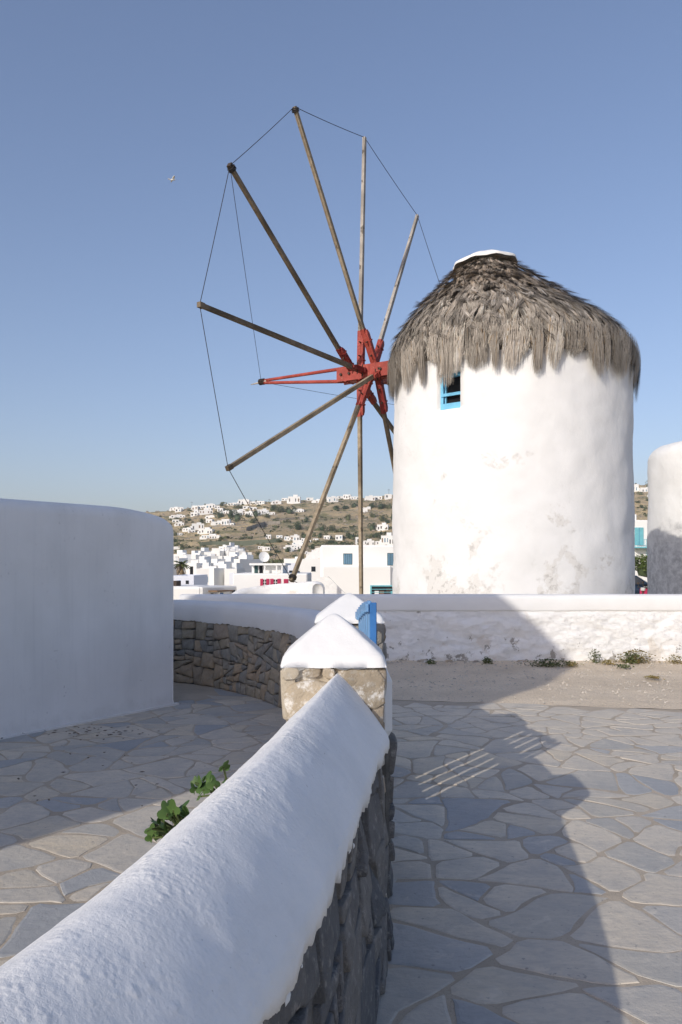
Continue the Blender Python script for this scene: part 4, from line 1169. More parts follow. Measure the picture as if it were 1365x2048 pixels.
# white house with two blue shuttered windows, behind the sails
Y=46.0; A=at(641,1090,Y); B=at(806,1090,Y); zb=-5.0; hh=A.z-zb; w=B.x-A.x
o=tag(empty('house',((A.x+B.x)/2,Y+4,zb)),'flat-roofed white house with two blue shuttered windows behind the sail wheel','house')
b=MB(); b.box(-w/2,w/2,-4,4,-1,hh,0.12); b.build('walls',M['white_far'],o)
def loc(px,py): p=at(px,py,Y); return p.x-(A.x+B.x)/2, p.z-zb
for px0,px1,py0,py1 in ((687,705,1107,1129),(775,788,1106,1131)):
    x0,z1=loc(px0,py0); x1,z0=loc(px1,py1); wn_=bpy.data.objects.new('window',None); link(wn_,o); wn_.location=((x0+x1)/2,-4,z0); ww=x1-x0; h_=z1-z0
    b=MB(); b.box(-ww/2,ww/2,-0.02,0.1,0,h_); b.build('recess',M['green_dark'],wn_)
    for q in range(4):
        b=MB(); b.box(-ww/2+.03+q*(ww-.04)/4,-ww/2+.02+(q+1)*(ww-.04)/4-.012,-0.05,-0.021,0.03,h_-.04); b.build('shutter_board',M['blue_shut'],wn_)
# lower projecting white part with the wide window
x0,z1=loc(645,1131); x1,_=loc(782,1131); b=MB(); b.box(x0,x1,-5.2,-4.002,-1,z1,0.1); b.build('terrace_block',M['white_far'],o)
x0,z1=loc(741,1171); x1,z0=loc(786,1190); wn_=bpy.data.objects.new('window',None); link(wn_,o); wn_.location=((x0+x1)/2,-5.2,z0); ww=x1-x0;h_=z1-z0
b=MB(); b.box(-ww/2,ww/2,-0.03,0.05,0,h_); b.build('pane',M['pane'],wn_)
b=MB(); b.box(-ww/2-.05,-ww/2+.03,-.06,.05,0,h_+.05); b.box(ww/2-.03,ww/2+.05,-.06,.05,0,h_+.05); b.box(-ww/2+.031,ww/2-.031,-.058,.05,h_-.02,h_+.05); b.build('frame',M['turq'],wn_)
for k in range(2): b=MB(); b.box(-ww/2+.031,ww/2-.031,-.05,-.031,h_*(.35+.3*k),h_*(.35+.3*k)+.03); b.build('glazing_bar',M['turq'],wn_)
for q,(px,col) in enumerate(((752,'white_far'),(762,'brown'),(775,'iron'),(781,'turq'))):
    x,_=loc(px,1185); b=MB(); b.box(x-(x0+x1)/2-.12,x-(x0+x1)/2+.12,-.034,-.031,.06,h_*(.5 if q!=2 else .8)); b.build('curtain',M[col],wn_)

# house with crimson shutters
Y=62.0; p0=at(466,1147,Y); p1_=at(616,1147,Y); zb=-5.0; cx=(p0.x+p1_.x)/2; w=p1_.x-p0.x; h_=p0.z-zb
def loc(px,py): p=at(px,py,Y); return p.x-cx, p.z-zb
o=tag(empty('house',(cx,Y+4,zb)),'white house with crimson window shutters below the palm-side town','house')
b=MB(); b.box(-w/2,w/2,-4,4,-1,h_,0.1); b.build('walls',M['white_far'],o)
x0,z1=loc(500,1129); x1,_=loc(563,1129); b=MB(); b.box(x0,x1,-2.6,3.6,h_+.001,z1,.05); b.build('upper_storey',M['white_far'],o)
x0,z1=loc(497,1128); x1,_=loc(570,1128); b=MB(); b.box(x0,x1,-3.3,3.7,z1-.1,z1+.06); b.build('roof_slab',M['white_far'],o)
for px,mm,wd in ((508,'green_dark',5),(518,'interior',5)):
    x,z0=loc(px,1146); _,zt=loc(px,1131); b=MB(); b.box(x-.1,x+.1+wd*.015,-2.66,-2.58,h_+.02,zt); b.build('door',M[mm],o)
for px in (528,552,563):
    x,_=loc(px,1146); b=MB(); b.box(x-.05,x+.05,-3.25,-3.1,h_+.002,z1-.101); b.build('porch_post',M['white_far'],o)
dsh=MB(); x,z=loc(523,1120); 
dsh.lathe([(0.02,0),(0.25,0.03),(0.42,0.12),(0.44,0.13)],16,(0,0,0),False); dob=dsh.build('satellite_dish',M['white_far'],o,True); dob.location=(x,-2.0,z1+.55); dob.rotation_euler=(radians(75),0,radians(20))
dsh=MB(); dsh.tube([(x,-1.98,z1),(x,-1.98,z1+.55)],.03,6); dsh.build('dish_pole',M['iron'],o)
for k,(pa,pb,open_) in enumerate(((521,539,1),(541,562,1),(568,577,0))):
    x0,zt=loc(pa,1158); x1,z0=loc(pb,1176 if k<2 else 1170); wn_=bpy.data.objects.new('window',None); link(wn_,o); wn_.location=((x0+x1)/2,-4,z0); ww=x1-x0;hh=zt-z0
    if open_:
        b=MB(); b.box(-ww*.17,ww*.17,-.02,.05,0,hh); b.build('pane',M['pane'],wn_)
        b=MB()
        b.box(-.02,.02,-.04,-.021,0,hh)
        for q in range(4): b.box(-ww*.17,-.021,-.038,-.021,hh*q/3.2,hh*q/3.2+.04); b.box(.021,ww*.17,-.038,-.021,hh*q/3.2,hh*q/3.2+.04)
        b.build('muntins',M['white_far'],wn_)
        for sg in (-1,1): b=MB(); b.box(min(sg*ww*.18,sg*ww*.5),max(sg*ww*.18,sg*ww*.5),-.06,-.005,-.02,hh+.02); b.build('shutter',M['magenta'],wn_)
    else:
        b=MB(); b.box(-ww*.5,-.005,-.06,.02,0,hh); b.build('shutter',M['magenta'],wn_)
        b=MB(); b.box(.005,ww*.5,-.06,.02,0,hh); b.build('shutter',M['magenta'],wn_)

# near town house at the lower left: sunlit side, shaded front with porch
Y=48.0; c0=at(404,1174,Y); zb=-6.0; h_=c0.z-zb
o=tag(empty('house',(c0.x,c0.y,zb),radians(-36)),'low white house with small tiled porch behind the courtyard wall','house')
b=MB(); b.box(-5.0,0,0.0,0.0+3.0,-1,h_,.1) if False else None
b=MB(); b.box(0,3.1,0,6,-1,h_,.08); b.box(-3.2,-.001,0.01,6,-1,h_-.05,.08) if False else None; b.build('walls',M['white_far'],o)
o.rotation_euler=(0,0,radians(58-4)); 
# shaded front lies along local x (facing right), sunlit front along local -x direction
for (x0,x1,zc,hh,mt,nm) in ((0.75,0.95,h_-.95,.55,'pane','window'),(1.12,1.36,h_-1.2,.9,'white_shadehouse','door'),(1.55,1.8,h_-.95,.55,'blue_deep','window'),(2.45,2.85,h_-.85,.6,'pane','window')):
    b=MB(); b.box(x0,x1,-.04,.05,zc,zc+hh); b.build(nm,M[mt],o)
b=MB(); b.box(.55,1.95,-.75,.1,h_-.30,h_-.22); b.build('porch_roof',M['brown'],o)
for x in (.8,1.8): b=MB(); b.box(x-.03,x+.03,-.7,-.64,-1,h_-.301); b.build('porch_post',M['white_far'],o)
b=MB(); b.box(-.02,.35,2.2,2.6,h_,h_+.35); b.build('vent_box',M['iron'],o)
# long sunlit wing to the left
wl=at(375,1174,Y-.3); o2=tag(empty('house',(at(340,1176,Y).x-1.2,Y+2.2,zb)),'plain sunlit white house block left of the low porch house','house')
b=MB(); xw=at(404,1174,Y).x-(at(340,1176,Y).x-1.2); b.box(-2.2,xw-.06,-2.2,2.2,-1,h_-.03,.1); b.build('walls',M['white_far'],o2)
b=MB(); b.box(-2.0,xw-.3,-1.9,1.9,h_-.028,h_+.02); b.build('roof_slab',M['white_far'],o2)
# bluish shaded house behind
Y=58; p0=at(338,1151,Y); p1_=at(388,1151,Y); h_=p0.z+5
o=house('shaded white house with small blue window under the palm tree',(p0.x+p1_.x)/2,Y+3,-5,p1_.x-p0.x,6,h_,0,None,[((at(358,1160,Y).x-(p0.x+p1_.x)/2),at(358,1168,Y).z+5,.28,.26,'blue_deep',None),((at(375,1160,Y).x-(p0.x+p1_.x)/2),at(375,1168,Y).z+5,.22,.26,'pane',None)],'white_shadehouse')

# rows of the old town between the court and the hill
rt=random.Random(21)
rows=[(112,1139,[(395,420),(424,452),(455,474)],'front'),(135,1128,[(346,352),(388,410),(414,441),(446,470),(572,596)],'second'),(165,1119,[(344,362),(366,384),(388,412),(416,436),(440,466),(470,500),(578,600)],'third'),
 (195,1111,[(346,372),(376,398),(402,424),(428,448),(452,476),(480,497)],'fourth'),(225,1103,[(395,411),(413,427),(430,446),(449,463),(466,480),(484,500)],'fifth'),(250,1094,[(428,443),(445,452),(454,462),(462,478)],'top')]
for Y,tp,spans,nm in rows:
    for i,(a,b_) in enumerate(spans):
        t_=tp+rt.uniform(-3,3); p0=at(a,t_,Y); p1_=at(b_,t_,Y); w=p1_.x-p0.x; cx=(p0.x+p1_.x)/2; zb=terrain(cx,Y+3)-.3; h_=p0.z-zb
        if h_<2.2: zb-=2; h_+=2
        wins=[]; nwin=max(1,int(w/2.2)); rowsn=2 if h_>5.5 else 1
        for r_ in range(rowsn):
            for k in range(nwin):
                if rt.random()<.22: continue
                x=-w/2+w*(k+.5)/nwin+rt.uniform(-.25,.25); ww=rt.uniform(.5,.85); hh=rt.choice((.8,1.0,1.7)) if r_==0 else .9
                wins.append((x,h_-1.6-2.5*r_-hh*.4,ww,hh,rt.choice(('pane','pane','interior','blue_shut','brown','white_shadehouse')),rt.choice((None,'white_far'))))
        ex=[]
        if rt.random()<.55: ex.append((-w/2+.2,-w/2+w*rt.uniform(.4,.7),0.2,2.5,h_-.2,h_+rt.uniform(.7,1.3)))
        if rt.random()<.4: ex.append((w*.1,w*.1+1.2,-1,-.2,h_-.2,h_+rt.uniform(.3,.7)))
        row='row of the old town' if nm!='top' else 'row of old town houses'
        house('white cube house in the %s %s, %s from the left'%(nm,row,ORD[i]),cx,Y+3,zb,w*rt.uniform(1.05,1.35),rt.uniform(5,8),h_,radians(rt.choice((-28,-20,-8,4,18,26))+rt.uniform(-5,5)),'white cube houses of the old town',wins,extra=ex)

# more town houses right of the palm, below the crimson shutters and left of the big white house
Y=95; 
for i,(a,b_,t_,lab) in enumerate(((600,642,1118,'white house with grey sloped roof wing left of the blue-shuttered house'),(566,592,1126,'small grey-white house with a dark window above the crimson-shuttered house'))):
    p0=at(a,t_,Y); p1_=at(b_,t_,Y); cx=(p0.x+p1_.x)/2; zb=-5; h_=p0.z-zb; w=p1_.x-p0.x
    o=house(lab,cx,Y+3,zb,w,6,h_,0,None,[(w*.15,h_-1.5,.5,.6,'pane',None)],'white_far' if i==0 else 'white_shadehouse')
    if i==0:
        b=MB(); b.prism([(-w*.3,h_-.01),(w*.5,h_-.01),(w*.5,h_+1.4),(w*.25,h_+1.3)],-2.6,2.6); b.build('sloped_roof',M['wallrough'],o)

# ------------------------------------------------------------------ hillside houses
def hit(px,py,y0=175,y1=625):
    a=(px-682.5)/F; prev=None; Y=y0
    while Y<y1:
        row=HOR-(terrain(a*Y,Y)-EYE)*F/Y
        if row<=py: return Y
        Y+=2.0
    return y1-8
HH={'on the hill crest':[(350,1021,18,6),(405,1018,16,7),(421,1017,18,9),(434,1018,10,7),(466,1011,20,5),(488,1010,22,11),(507,1009,11,6),(522,1009,16,7),(553,1009,18,7),(570,1001,12,5),(589,1008,24,15),(620,1001,13,6),(635,1006,18,6),(650,998,10,8),(666,1005,20,11),(682,997,14,5),(695,998,15,9),(710,999,16,6),(741,1001,18,9),(758,1000,14,8),(777,998,13,10)],
 'on the upper slope':[(355,1036,28,6),(392,1031,9,11),(411,1029,26,9),(442,1024,12,8),(452,1028,20,6),(480,1027,20,7),(500,1033,17,10),(506,1021,14,7),(527,1029,20,9),(421,1038,18,7),(598,1025,22,6),(731,1025,9,10),(738,1019,6,6)],
 'halfway up the slope':[(351,1045,13,6),(395,1060,24,13),(436,1050,24,7),(452,1051,16,13),(462,1053,14,7),(412,1068,28,10),(421,1078,36,8),(767,1061,22,12)],
 'low on the slope':[(352,1099,14,6),(655,1079,12,8),(679,1080,14,10),(632,1083,11,6),(590,1082,18,11),(598,1091,22,9),(588,1099,34,9),(626,1116,22,12),(716,1090,8,16),(738,1091,20,10),(757,1091,10,9),(777,1091,26,20)]}
rh=random.Random(4)
rq=random.Random(31)
for band_,y0_,y1_,n_,xr in (('on the hill crest',0,3,5,(352,785)),('on the upper slope',1014,1034,11,(352,545)),('halfway up the slope',1040,1072,5,(352,420)),('low on the slope',1076,1112,12,(515,640))):
    for k in range(n_):
        px=rq.uniform(*xr); py=rq.uniform(y0_,y1_) if y0_ else interp((px-682.5)/F,CREST)+rq.uniform(4,10)
        HH[band_].append((px,py,rq.uniform(9,18),rq.uniform(5,9)))
    HH[band_]=HH[band_][:26]
for band,lst in HH.items():
    lst=sorted(lst); 
    for i,(px,py,wp,hp) in enumerate(lst):
        Y=hit(px,py); w=wp*Y/F; h_=hp*Y/F; a=(px-682.5)/F; cx=a*Y; zb=EYE+(HOR-py)*Y/F; d=min(12,max(4,w*.6))
        nw=max(1,int(wp/5)); wins=[]
        for k in range(nw):
            if rh.random()<.15: continue
            x=-w/2+w*(k+.5)/nw; hh=min(h_*.42,2.2); ww=w/nw*rh.uniform(.28,.5); wins.append((x,h_*rh.choice((.18,.32)),ww,hh,rh.choice(('pane','interior','blue_shut','pane','brown')),None))
            if h_>7: wins.append((x,h_*.64,ww,h_*.16,'interior',None))
        ex=[]
        if wp>16: ex.append((-w*.1,w*.28,-d*.2,d*.4,h_-.3,h_+rh.uniform(.15,.4)*h_)); ex.append((-w*.62,-w*.502,-d*.3,d*.3,-2,h_*.6))
        size='tiny' if wp<11 else ('small' if wp<17 else ('broad' if wp<26 else 'large stepped'))
        house('%s white house %s, %s from the left there'%(size,band,ORD[i]),cx,Y+d/2,zb,w,d,h_,radians(rh.uniform(-12,12)),'white houses on the hillside',wins,extra=ex)
# right-hand gap between the mills
for i,(px,py,wp,hp,lab) in enumerate(((1271,984,14,16,'bright white house on the skyline between the two mills'),(1290,985,16,10,'second skyline house right beside the mill gap trees'),(1308,984,14,12,'white skyline house nearest the roofless tower'),(1306,997,18,8,'small white house with two dark windows below the skyline between the mills'))):
    Y=hit(px,py); w=wp*Y/F;h_=hp*Y/F; house(lab,(px-682.5)/F*Y,Y+4,EYE+(HOR-py)*Y/F,w,8,h_,0,'white houses between the mills',[(-w*.2,h_*.2,w*.12,h_*.4,'pane',None),(w*.2,h_*.2,w*.12,h_*.4,'blue_shut',None)])

# three-storey house with turquoise shutters
Y=74.0; p0=at(1256,1040,Y); p1_=at(1318,1040,Y); zb=-0.4; cx=(p0.x+p1_.x)/2; w=p1_.x-p0.x; h_=p0.z-zb
def loc(px,py): p=at(px,py,Y); return p.x-cx, p.z-zb
o=tag(empty('house',(cx,Y+4,zb)),'white house with turquoise shutters and balcony between the two mills','house')
b=MB(); b.box(-w/2,w/2,-4,4,-4,h_,.08); b.build('walls',M['white_far'],o)
x0,z1=loc(1258,1026); x1,_=loc(1290,1026); b=MB(); b.box(x0,x1,-2,3.8,h_+.001,z1,.05); b.build('upper_storey',M['white_far'],o)
x0,z1=loc(1279,1031); x1,z0=loc(1283,1039); b=MB(); b.box(x0,x1,-2.05,-1.95,z0,z1); b.build('window',M['turq'],o)
for (pa,pb,pt,pbm,nm) in ((1270,1287,1055,1090,'balcony_door'),(1298,1311,1054,1072,'window')):
    x0,z1=loc(pa,pt); x1,z0=loc(pb,pbm); g=bpy.data.objects.new(nm,None); link(g,o); g.location=((x0+x1)/2,-4,z0); ww=x1-x0;hh=z1-z0
    for sg in (-1,1):
        b=MB(); b.box(min(sg*.02,sg*ww/2),max(sg*.02,sg*ww/2),-.07,.03,0,hh); b.build('shutter',M['turq'],g)
    b=MB(); b.box(-.019,.019,-.04,.03,0,hh); b.build('gap',M['blue_deep'],g)
x0,z1=loc(1294,1098); x1,z0=loc(1312,1114); b=MB(); b.box(x0,x0+.25,-.08-4,.03-4,z0,z1); b.build('shutter',M['turq'],o)
b=MB(); b.box(x0+.26,x1,-4.04,-3.97,z0,z1); b.build('window_pane',M['white_shadehouse'],o); b=MB(); b.box(x1,x1+.05,-4.06,-3.97,z0,z1); b.build('frame',M['turq'],o)
x0,zf=loc(1262,1094); x1,_=loc(1300,1094); b=MB(); b.box(x0,x1,-5.0,-4.001,zf-.12,zf); b.build('balcony_floor',M['turq'],o)
_,zr=loc(1300,1079); b=MB(); b.box(x0,x1,-5.0,-4.95,zr-.04,zr); b.box(x1-.05,x1,-4.949,-4.001,zr-.04,zr); b.build('handrail',M['turq'],o)
for k in range(9): b=MB(); x=lerp(x0+.05,x1-.05,k/8); b.box(x-.015,x+.015,-4.99,-4.96,zf,zr-.041); b.build('baluster',M['turq'],o)

# ------------------------------------------------------------------ vegetation
def clump(seed,n,rx,ry,rz,leaf,flat=0.3):
    """crown made of many small leaf faces in several uneven lobes"""
    r=random.Random(seed); V=[];Fc=[]; lobes=[(Vector((r.gauss(0,.42)*rx,r.gauss(0,.42)*ry,rz*(.5+r.uniform(-.3,.38)))),r.uniform(.36,.62)) for _ in range(7)]
    for k in range(n):
        c,s=r.choice(lobes); d=Vector((r.gauss(0,1),r.gauss(0,1),r.gauss(0,1)))
        if d.length<1e-3: continue
        d.normalize(); d*=r.uniform(.55,1.0)**.4
        p=c+Vector((d.x*rx*s,d.y*ry*s,d.z*rz*s*.8))
        if p.z<rz*0.02: p.z=abs(p.z)*.5
        a=Vector((r.gauss(0,1),r.gauss(0,1),r.gauss(0,.6))).normalized(); q=a.cross(Vector((r.gauss(0,1),r.gauss(0,1),r.gauss(0,1)))).normalized(); L_=leaf*r.uniform(.6,1.4)
        b=len(V); V+= [p-a*L_,p+q*L_*.55,p+a*L_,p-q*L_*.55]; Fc.append((b,b+1,b+2,b+3))
    return V,Fc
def inner(seed,rx,ry,rz):
    r=random.Random(seed); m=MB(); 
    prof=[(0.05,0.02),(.55,.12),(.68,.4),(.55,.68),(.25,.84),(.02,.88)]
    m.lathe([(a*1.0,z) for a,z in prof],9); return [(x*rx*r.uniform(.85,1.05),y*ry*r.uniform(.85,1.05),z*rz) for x,y,z in m.v],m.f
CROWN=[]
for k in range(5):
    V,Fc=clump(100+k,620,1,1,1,0.085); me=bpy.data.meshes.new('crown'); iv,if_=inner(k,.8,.8,.9); n=len(V); me.from_pydata([tuple(p) for p in V]+iv,[],Fc+[tuple(i+n for i in f) for f in if_]); me.update(); CROWN.append(me)
CROWN2=[]
for me in CROWN:
    m2=me.copy(); me.materials.append(M['bush']); m2.materials.append(M['bush2']); CROWN2.append(m2)
b=MB(); b.tube([(0,0,-1),(0.03,0,.25),(0,0.02,.6)],.07,6,.03); TR=b.build('trunk',M['bark']); TRM=TR.data; bpy.data.objects.remove(TR)
def bush(label,x,y,z,rx,rz,k,olive=False,group=None,name='shrub',cat='shrub'):
    o=tag(empty(name,(x,y,z),k*1.3),label,cat,group)
    c=link(bpy.data.objects.new('crown',(CROWN2 if olive else CROWN)[k%5]),o); c.scale=(rx,rx,rz)
    t=link(bpy.data.objects.new('trunk',TRM),o); t.scale=(rx*.8,rx*.8,rz)
    return o
TB=[(445,1012,8,6),(410,1010,4,3),(380,1022,10,4),(356,1039,9,5),(378,1042,10,6),(404,1046,12,8),(372,1060,12,8),(351,1072,14,9),(365,1098,14,9),(352,1085,12,9),(440,1036,16,12),(462,1036,18,14),(475,1042,18,14),(497,1036,10,8),(452,1022,12,6),(478,1017,16,7),(512,1034,14,12),(535,1036,14,10),(546,1022,16,10),(562,1025,20,12),(580,1028,18,12),(551,1044,12,6),(505,1047,18,9),(590,1022,12,6),(613,1044,10,10),(597,1059,18,12),(620,1062,12,9),(645,1062,14,11),(664,1062,16,11),(680,1064,12,8),(672,1020,16,8),(690,1018,14,8),(710,1015,16,10),(697,1040,10,10),(745,1016,14,10),(762,1018,18,12),(780,1019,14,12),(748,1036,14,10),(765,1042,16,12),(776,1048,10,9),(745,1062,16,14),(703,1080,16,14),(660,1088,16,9),(672,1090,16,9),(690,1091,16,8),(640,1088,12,7),(610,1078,14,12),(625,1098,10,9),(600,1104,16,7),(575,1104,14,9),(555,1106,16,7),(640,1075,12,9),(752,1075,14,9),(735,1082,10,8),(765,1079,14,8),(785,1040,8,14),(560,1084,14,6),(590,1116,14,8),(518,1110,16,7),(545,1112,14,7),(483,1106,9,6),(398,1096,9,4),(1298,977,16,12),(1306,1034,18,16),(1282,990,10,6),(1275,1006,8,5),(1296,1002,8,5),(1285,1016,10,6)]
TB=sorted(TB)
cnt={}
for i,(px,py,wp,hp) in enumerate(TB):
    Y=hit(px,py) if not (px==1306 and py==1034) else 86; a=(px-682.5)/F
    zone='near the mill gap' if px>1200 else ('near the hill crest' if py<1026 else ('in the middle of the hillside' if py<1066 else 'at the foot of the hill'))
    k=cnt.get(zone,0); cnt[zone]=k+1
    bush('%s bush %s, %s from the left there'%('dark green' if i%3 else 'olive green',zone,ORD[k] if k<26 else 'rightmost'),a*Y,Y,EYE+(HOR-py)*Y/F-.3,wp*.62*Y/F,hp*1.15*Y/F,i,i%3==0,'bushes on the hillside')
# low scrub and rocks over the slope: a mass nobody could count
sc=MB(); rk=MB(); rsx=random.Random(8)
for k in range(3800):
    Y=rsx.uniform(190,600); a=rsx.uniform(-.30,.46); x=a*Y
    if .09<a<.33: continue
    z=terrain(x,Y)
    if fbm(x*.02,Y*.02,5,3)+rsx.uniform(-.35,.35)>0.02:
        s=rsx.uniform(.5,1.7); base=len(sc.v)
        for q in range(7):
            c=Vector((x+rsx.gauss(0,s*.5),Y+rsx.gauss(0,s*.5),z+rsx.uniform(0,s*.7))); u=Vector((rsx.gauss(0,1),rsx.gauss(0,1),rsx.gauss(0,1))).normalized()*s*.55; v=u.cross(Vector((rsx.gauss(0,1),rsx.gauss(0,1),rsx.gauss(0,1)))).normalized()*s*.45
            sc.add([c-u,c+v,c+u,c-v],[(0,1,2,3)])
    else:
        s=rsx.uniform(.3,1.3); c=(x,Y,z); 
        rk.add([(x-s,Y-s*.4,z-.2),(x+s*.7,Y-s*.6,z-.2),(x+s,Y+s*.6,z-.2),(x-s*.6,Y+s*.6,z-.2),(x-s*.4,Y-s*.2,z+s*rsx.uniform(.4,.9)),(x+s*.5,Y+s*.1,z+s*rsx.uniform(.3,.8))],[(0,1,5,4),(1,2,5),(2,3,4,5),(3,0,4)])
tag(sc.build('scrub',M['bush2']),'low dry scrub scattered over the hillside','scrub',kind='stuff')
tag(rk.build('rocks',M['rock']),'scattered pale rocks and outcrops on the hillside','rocks',kind='stuff')
# netting fence band and terrace walls on the slope
def band(name,label,pts,hp,mat,cat):
    V=[];Fc=[]; P=[]
    o=empty(name,(0,0,0)); first=None
    for px,py in pts:
        Y=hit(px,py); a=(px-682.5)/F; P.append((a*Y,Y,EYE+(HOR-py)*Y/F,hp*Y/F))
    org=Vector(P[0][:3]); o.location=org
    for x,y,z,h in P:
        V+=[(x-org.x,y-org.y,z-org.z-1),(x-org.x,y-org.y,z-org.z+h),(x-org.x,y-org.y+.8,z-org.z+h),(x-org.x,y-org.y+.8,z-org.z-1)]
    for i in range(len(P)-1):
        q=4*i
        for k in range(3): Fc.append((q+k,q+4+k,q+5+k,q+1+k))
    Fc+= [(0,1,2,3),tuple(len(V)-1-k for k in range(4))]
    mesh('face',V,Fc,mat,o); tag(o,label,cat,kind='thing'); return o
band('netting_fence','long dull green netting fence across the slope above the old town',[(400,1094),(425,1091),(450,1092),(480,1091),(510,1089),(540,1088),(560,1085)],9,M['netting'],'fence')
band('field_wall','pale dry stone field wall high on the slope',[(545,1042),(575,1040),(600,1038),(625,1040)],4,M['terrace_wall'],'wall')
band('field_wall','brown stone terrace wall below the large house on the slope',[(424,1056),(440,1054),(470,1054),(495,1052)],4,M['terrace_wall'],'wall')
band('field_wall','stone terrace wall with retaining face under the dark bushes',[(493,1062),(510,1056),(530,1050),(560,1049)],7,M['terrace_wall'],'wall')
band('field_wall','long low stone wall beneath the pair of small white houses',[(630,1096),(660,1098),(700,1097),(715,1095)],4,M['terrace_wall'],'wall')

# palm with a skirt of dead fronds
Y=70; p=at(363,1153,Y); pt=at(363,1128,Y)
palm=tag(empty('palm_tree',(p.x,Y,p.z-4)),'palm tree with brown skirt of dead fronds among the town houses','palm tree')
H=pt.z-(p.z-4)
b=MB(); b.tube([(0,0,0),(.05,0,H*.5),(0,0,H)],.22,8,.18); b.build('trunk',M['bark'],palm)
r=random.Random(2); b=MB()
for k in range(130):
    a=r.uniform(0,2*pi); z=H-r.uniform(0,1.3); rr=r.uniform(.2,.42); l=r.uniform(.3,.7); b.add([(rr*cos(a)-.03*sin(a),rr*sin(a)+.03*cos(a),z),(rr*cos(a)+.03*sin(a),rr*sin(a)-.03*cos(a),z),((rr+.12)*cos(a),(rr+.12)*sin(a),z-l)],[(0,1,2)])
tag(b.build('dead_fronds',M['palm_dry'],palm),kind='stuff')
for k in range(22):
    a=2*pi*k/22+r.uniform(-.1,.1); el=r.uniform(-.2,1.1); l=r.uniform(.75,1.05); b=MB(); prev=None
    for q in range(7):
        t=q/6; rad=l*t*cos(el*.7); z=l*t*sin(el)-.55*t*t*l; c=Vector((rad*cos(a),rad*sin(a),H+z)); sd_=Vector((-sin(a),cos(a),0)); wd=.16*(1-abs(t-.5)*1.5)+.02
        if prev is not None: 
            b.add([prev[0],prev[1],c+sd_*wd-Vector((0,0,wd*.5)),c],[(0,1,2,3)]); b.add([prev[0],prev[2],c-sd_*wd-Vector((0,0,wd*.5)),c],[(0,1,2,3)])
        prev=(c,c+sd_*wd*.75-Vector((0,0,wd*.5)),c-sd_*wd*.75-Vector((0,0,wd*.5)))
    b.build('frond',M['palm'],palm)

# clipped green bush in front of the turquoise house
V,Fc=clump(55,2600,1.75,1.2,1.75,.085)
Y=62; p=at(1298,1156,Y); o=tag(empty('bush',(p.x,Y,0)),'rounded bright green bush beside the parked car between the mills','bush')
me=mesh('crown',V,Fc,M['hedge'],o); me.location=(0,0,p.z)
iv,if_=inner(3,1.4,1.0,1.5); i_=mesh('inner_leaves',iv,if_,M['bush'],o); i_.location=(0,0,p.z)
b=MB(); b.tube([(0,0,-.1),(0,0,p.z+.4)],.1,8,.07); b.build('trunk',M['bark'],o)

# ------------------------------------------------------------------ parked car and scooters
M['car']=m_plain('navy_car_paint',(0.012,0.028,0.055),0.25,0.1,2,0,spec=0.6); M['tyre']=m_plain('tyre_rubber',(0.02,0.02,0.02),0.85,0.1,5,0)
M['chrome']=m_plain('brushed_rim',(0.55,0.55,0.56),0.35,0.05,5,0,metal=0.8); M['scooter_red']=m_plain('red_scooter_paint',(0.48,0.03,0.03),0.3,0.08,2,0,spec=0.5)
M['headlamp']=m_pane('headlamp_glass',(0.6,0.6,0.58)); M['seat']=m_plain('black_vinyl',(0.02,0.02,0.022),0.6,0.1,5,0); M['seat_tan']=m_plain('tan_vinyl',(0.45,0.33,0.2),0.6,0.1,5,0)
def wheel(parent,x,y,r,wd,nm='wheel'):
    w_=bpy.data.objects.new(nm,None); link(w_,parent); w_.location=(x,y,r)
    def ring(prof,mat,n):
        m=MB(); m.lathe(prof,18); o=m.build(n,mat,w_,True); o.rotation_euler=(pi/2,0,0); return o
    ring([(r*.66,-wd/2),(r*.92,-wd/2),(r,-wd*.3),(r,wd*.3),(r*.92,wd/2),(r*.66,wd/2)],M['tyre'],'tyre'); ring([(.02,-wd*.45),(r*.3,-wd*.42),(r*.655,-wd*.35),(r*.655,wd*.35),(r*.3,wd*.42),(.02,wd*.45)],M['chrome'],'rim')
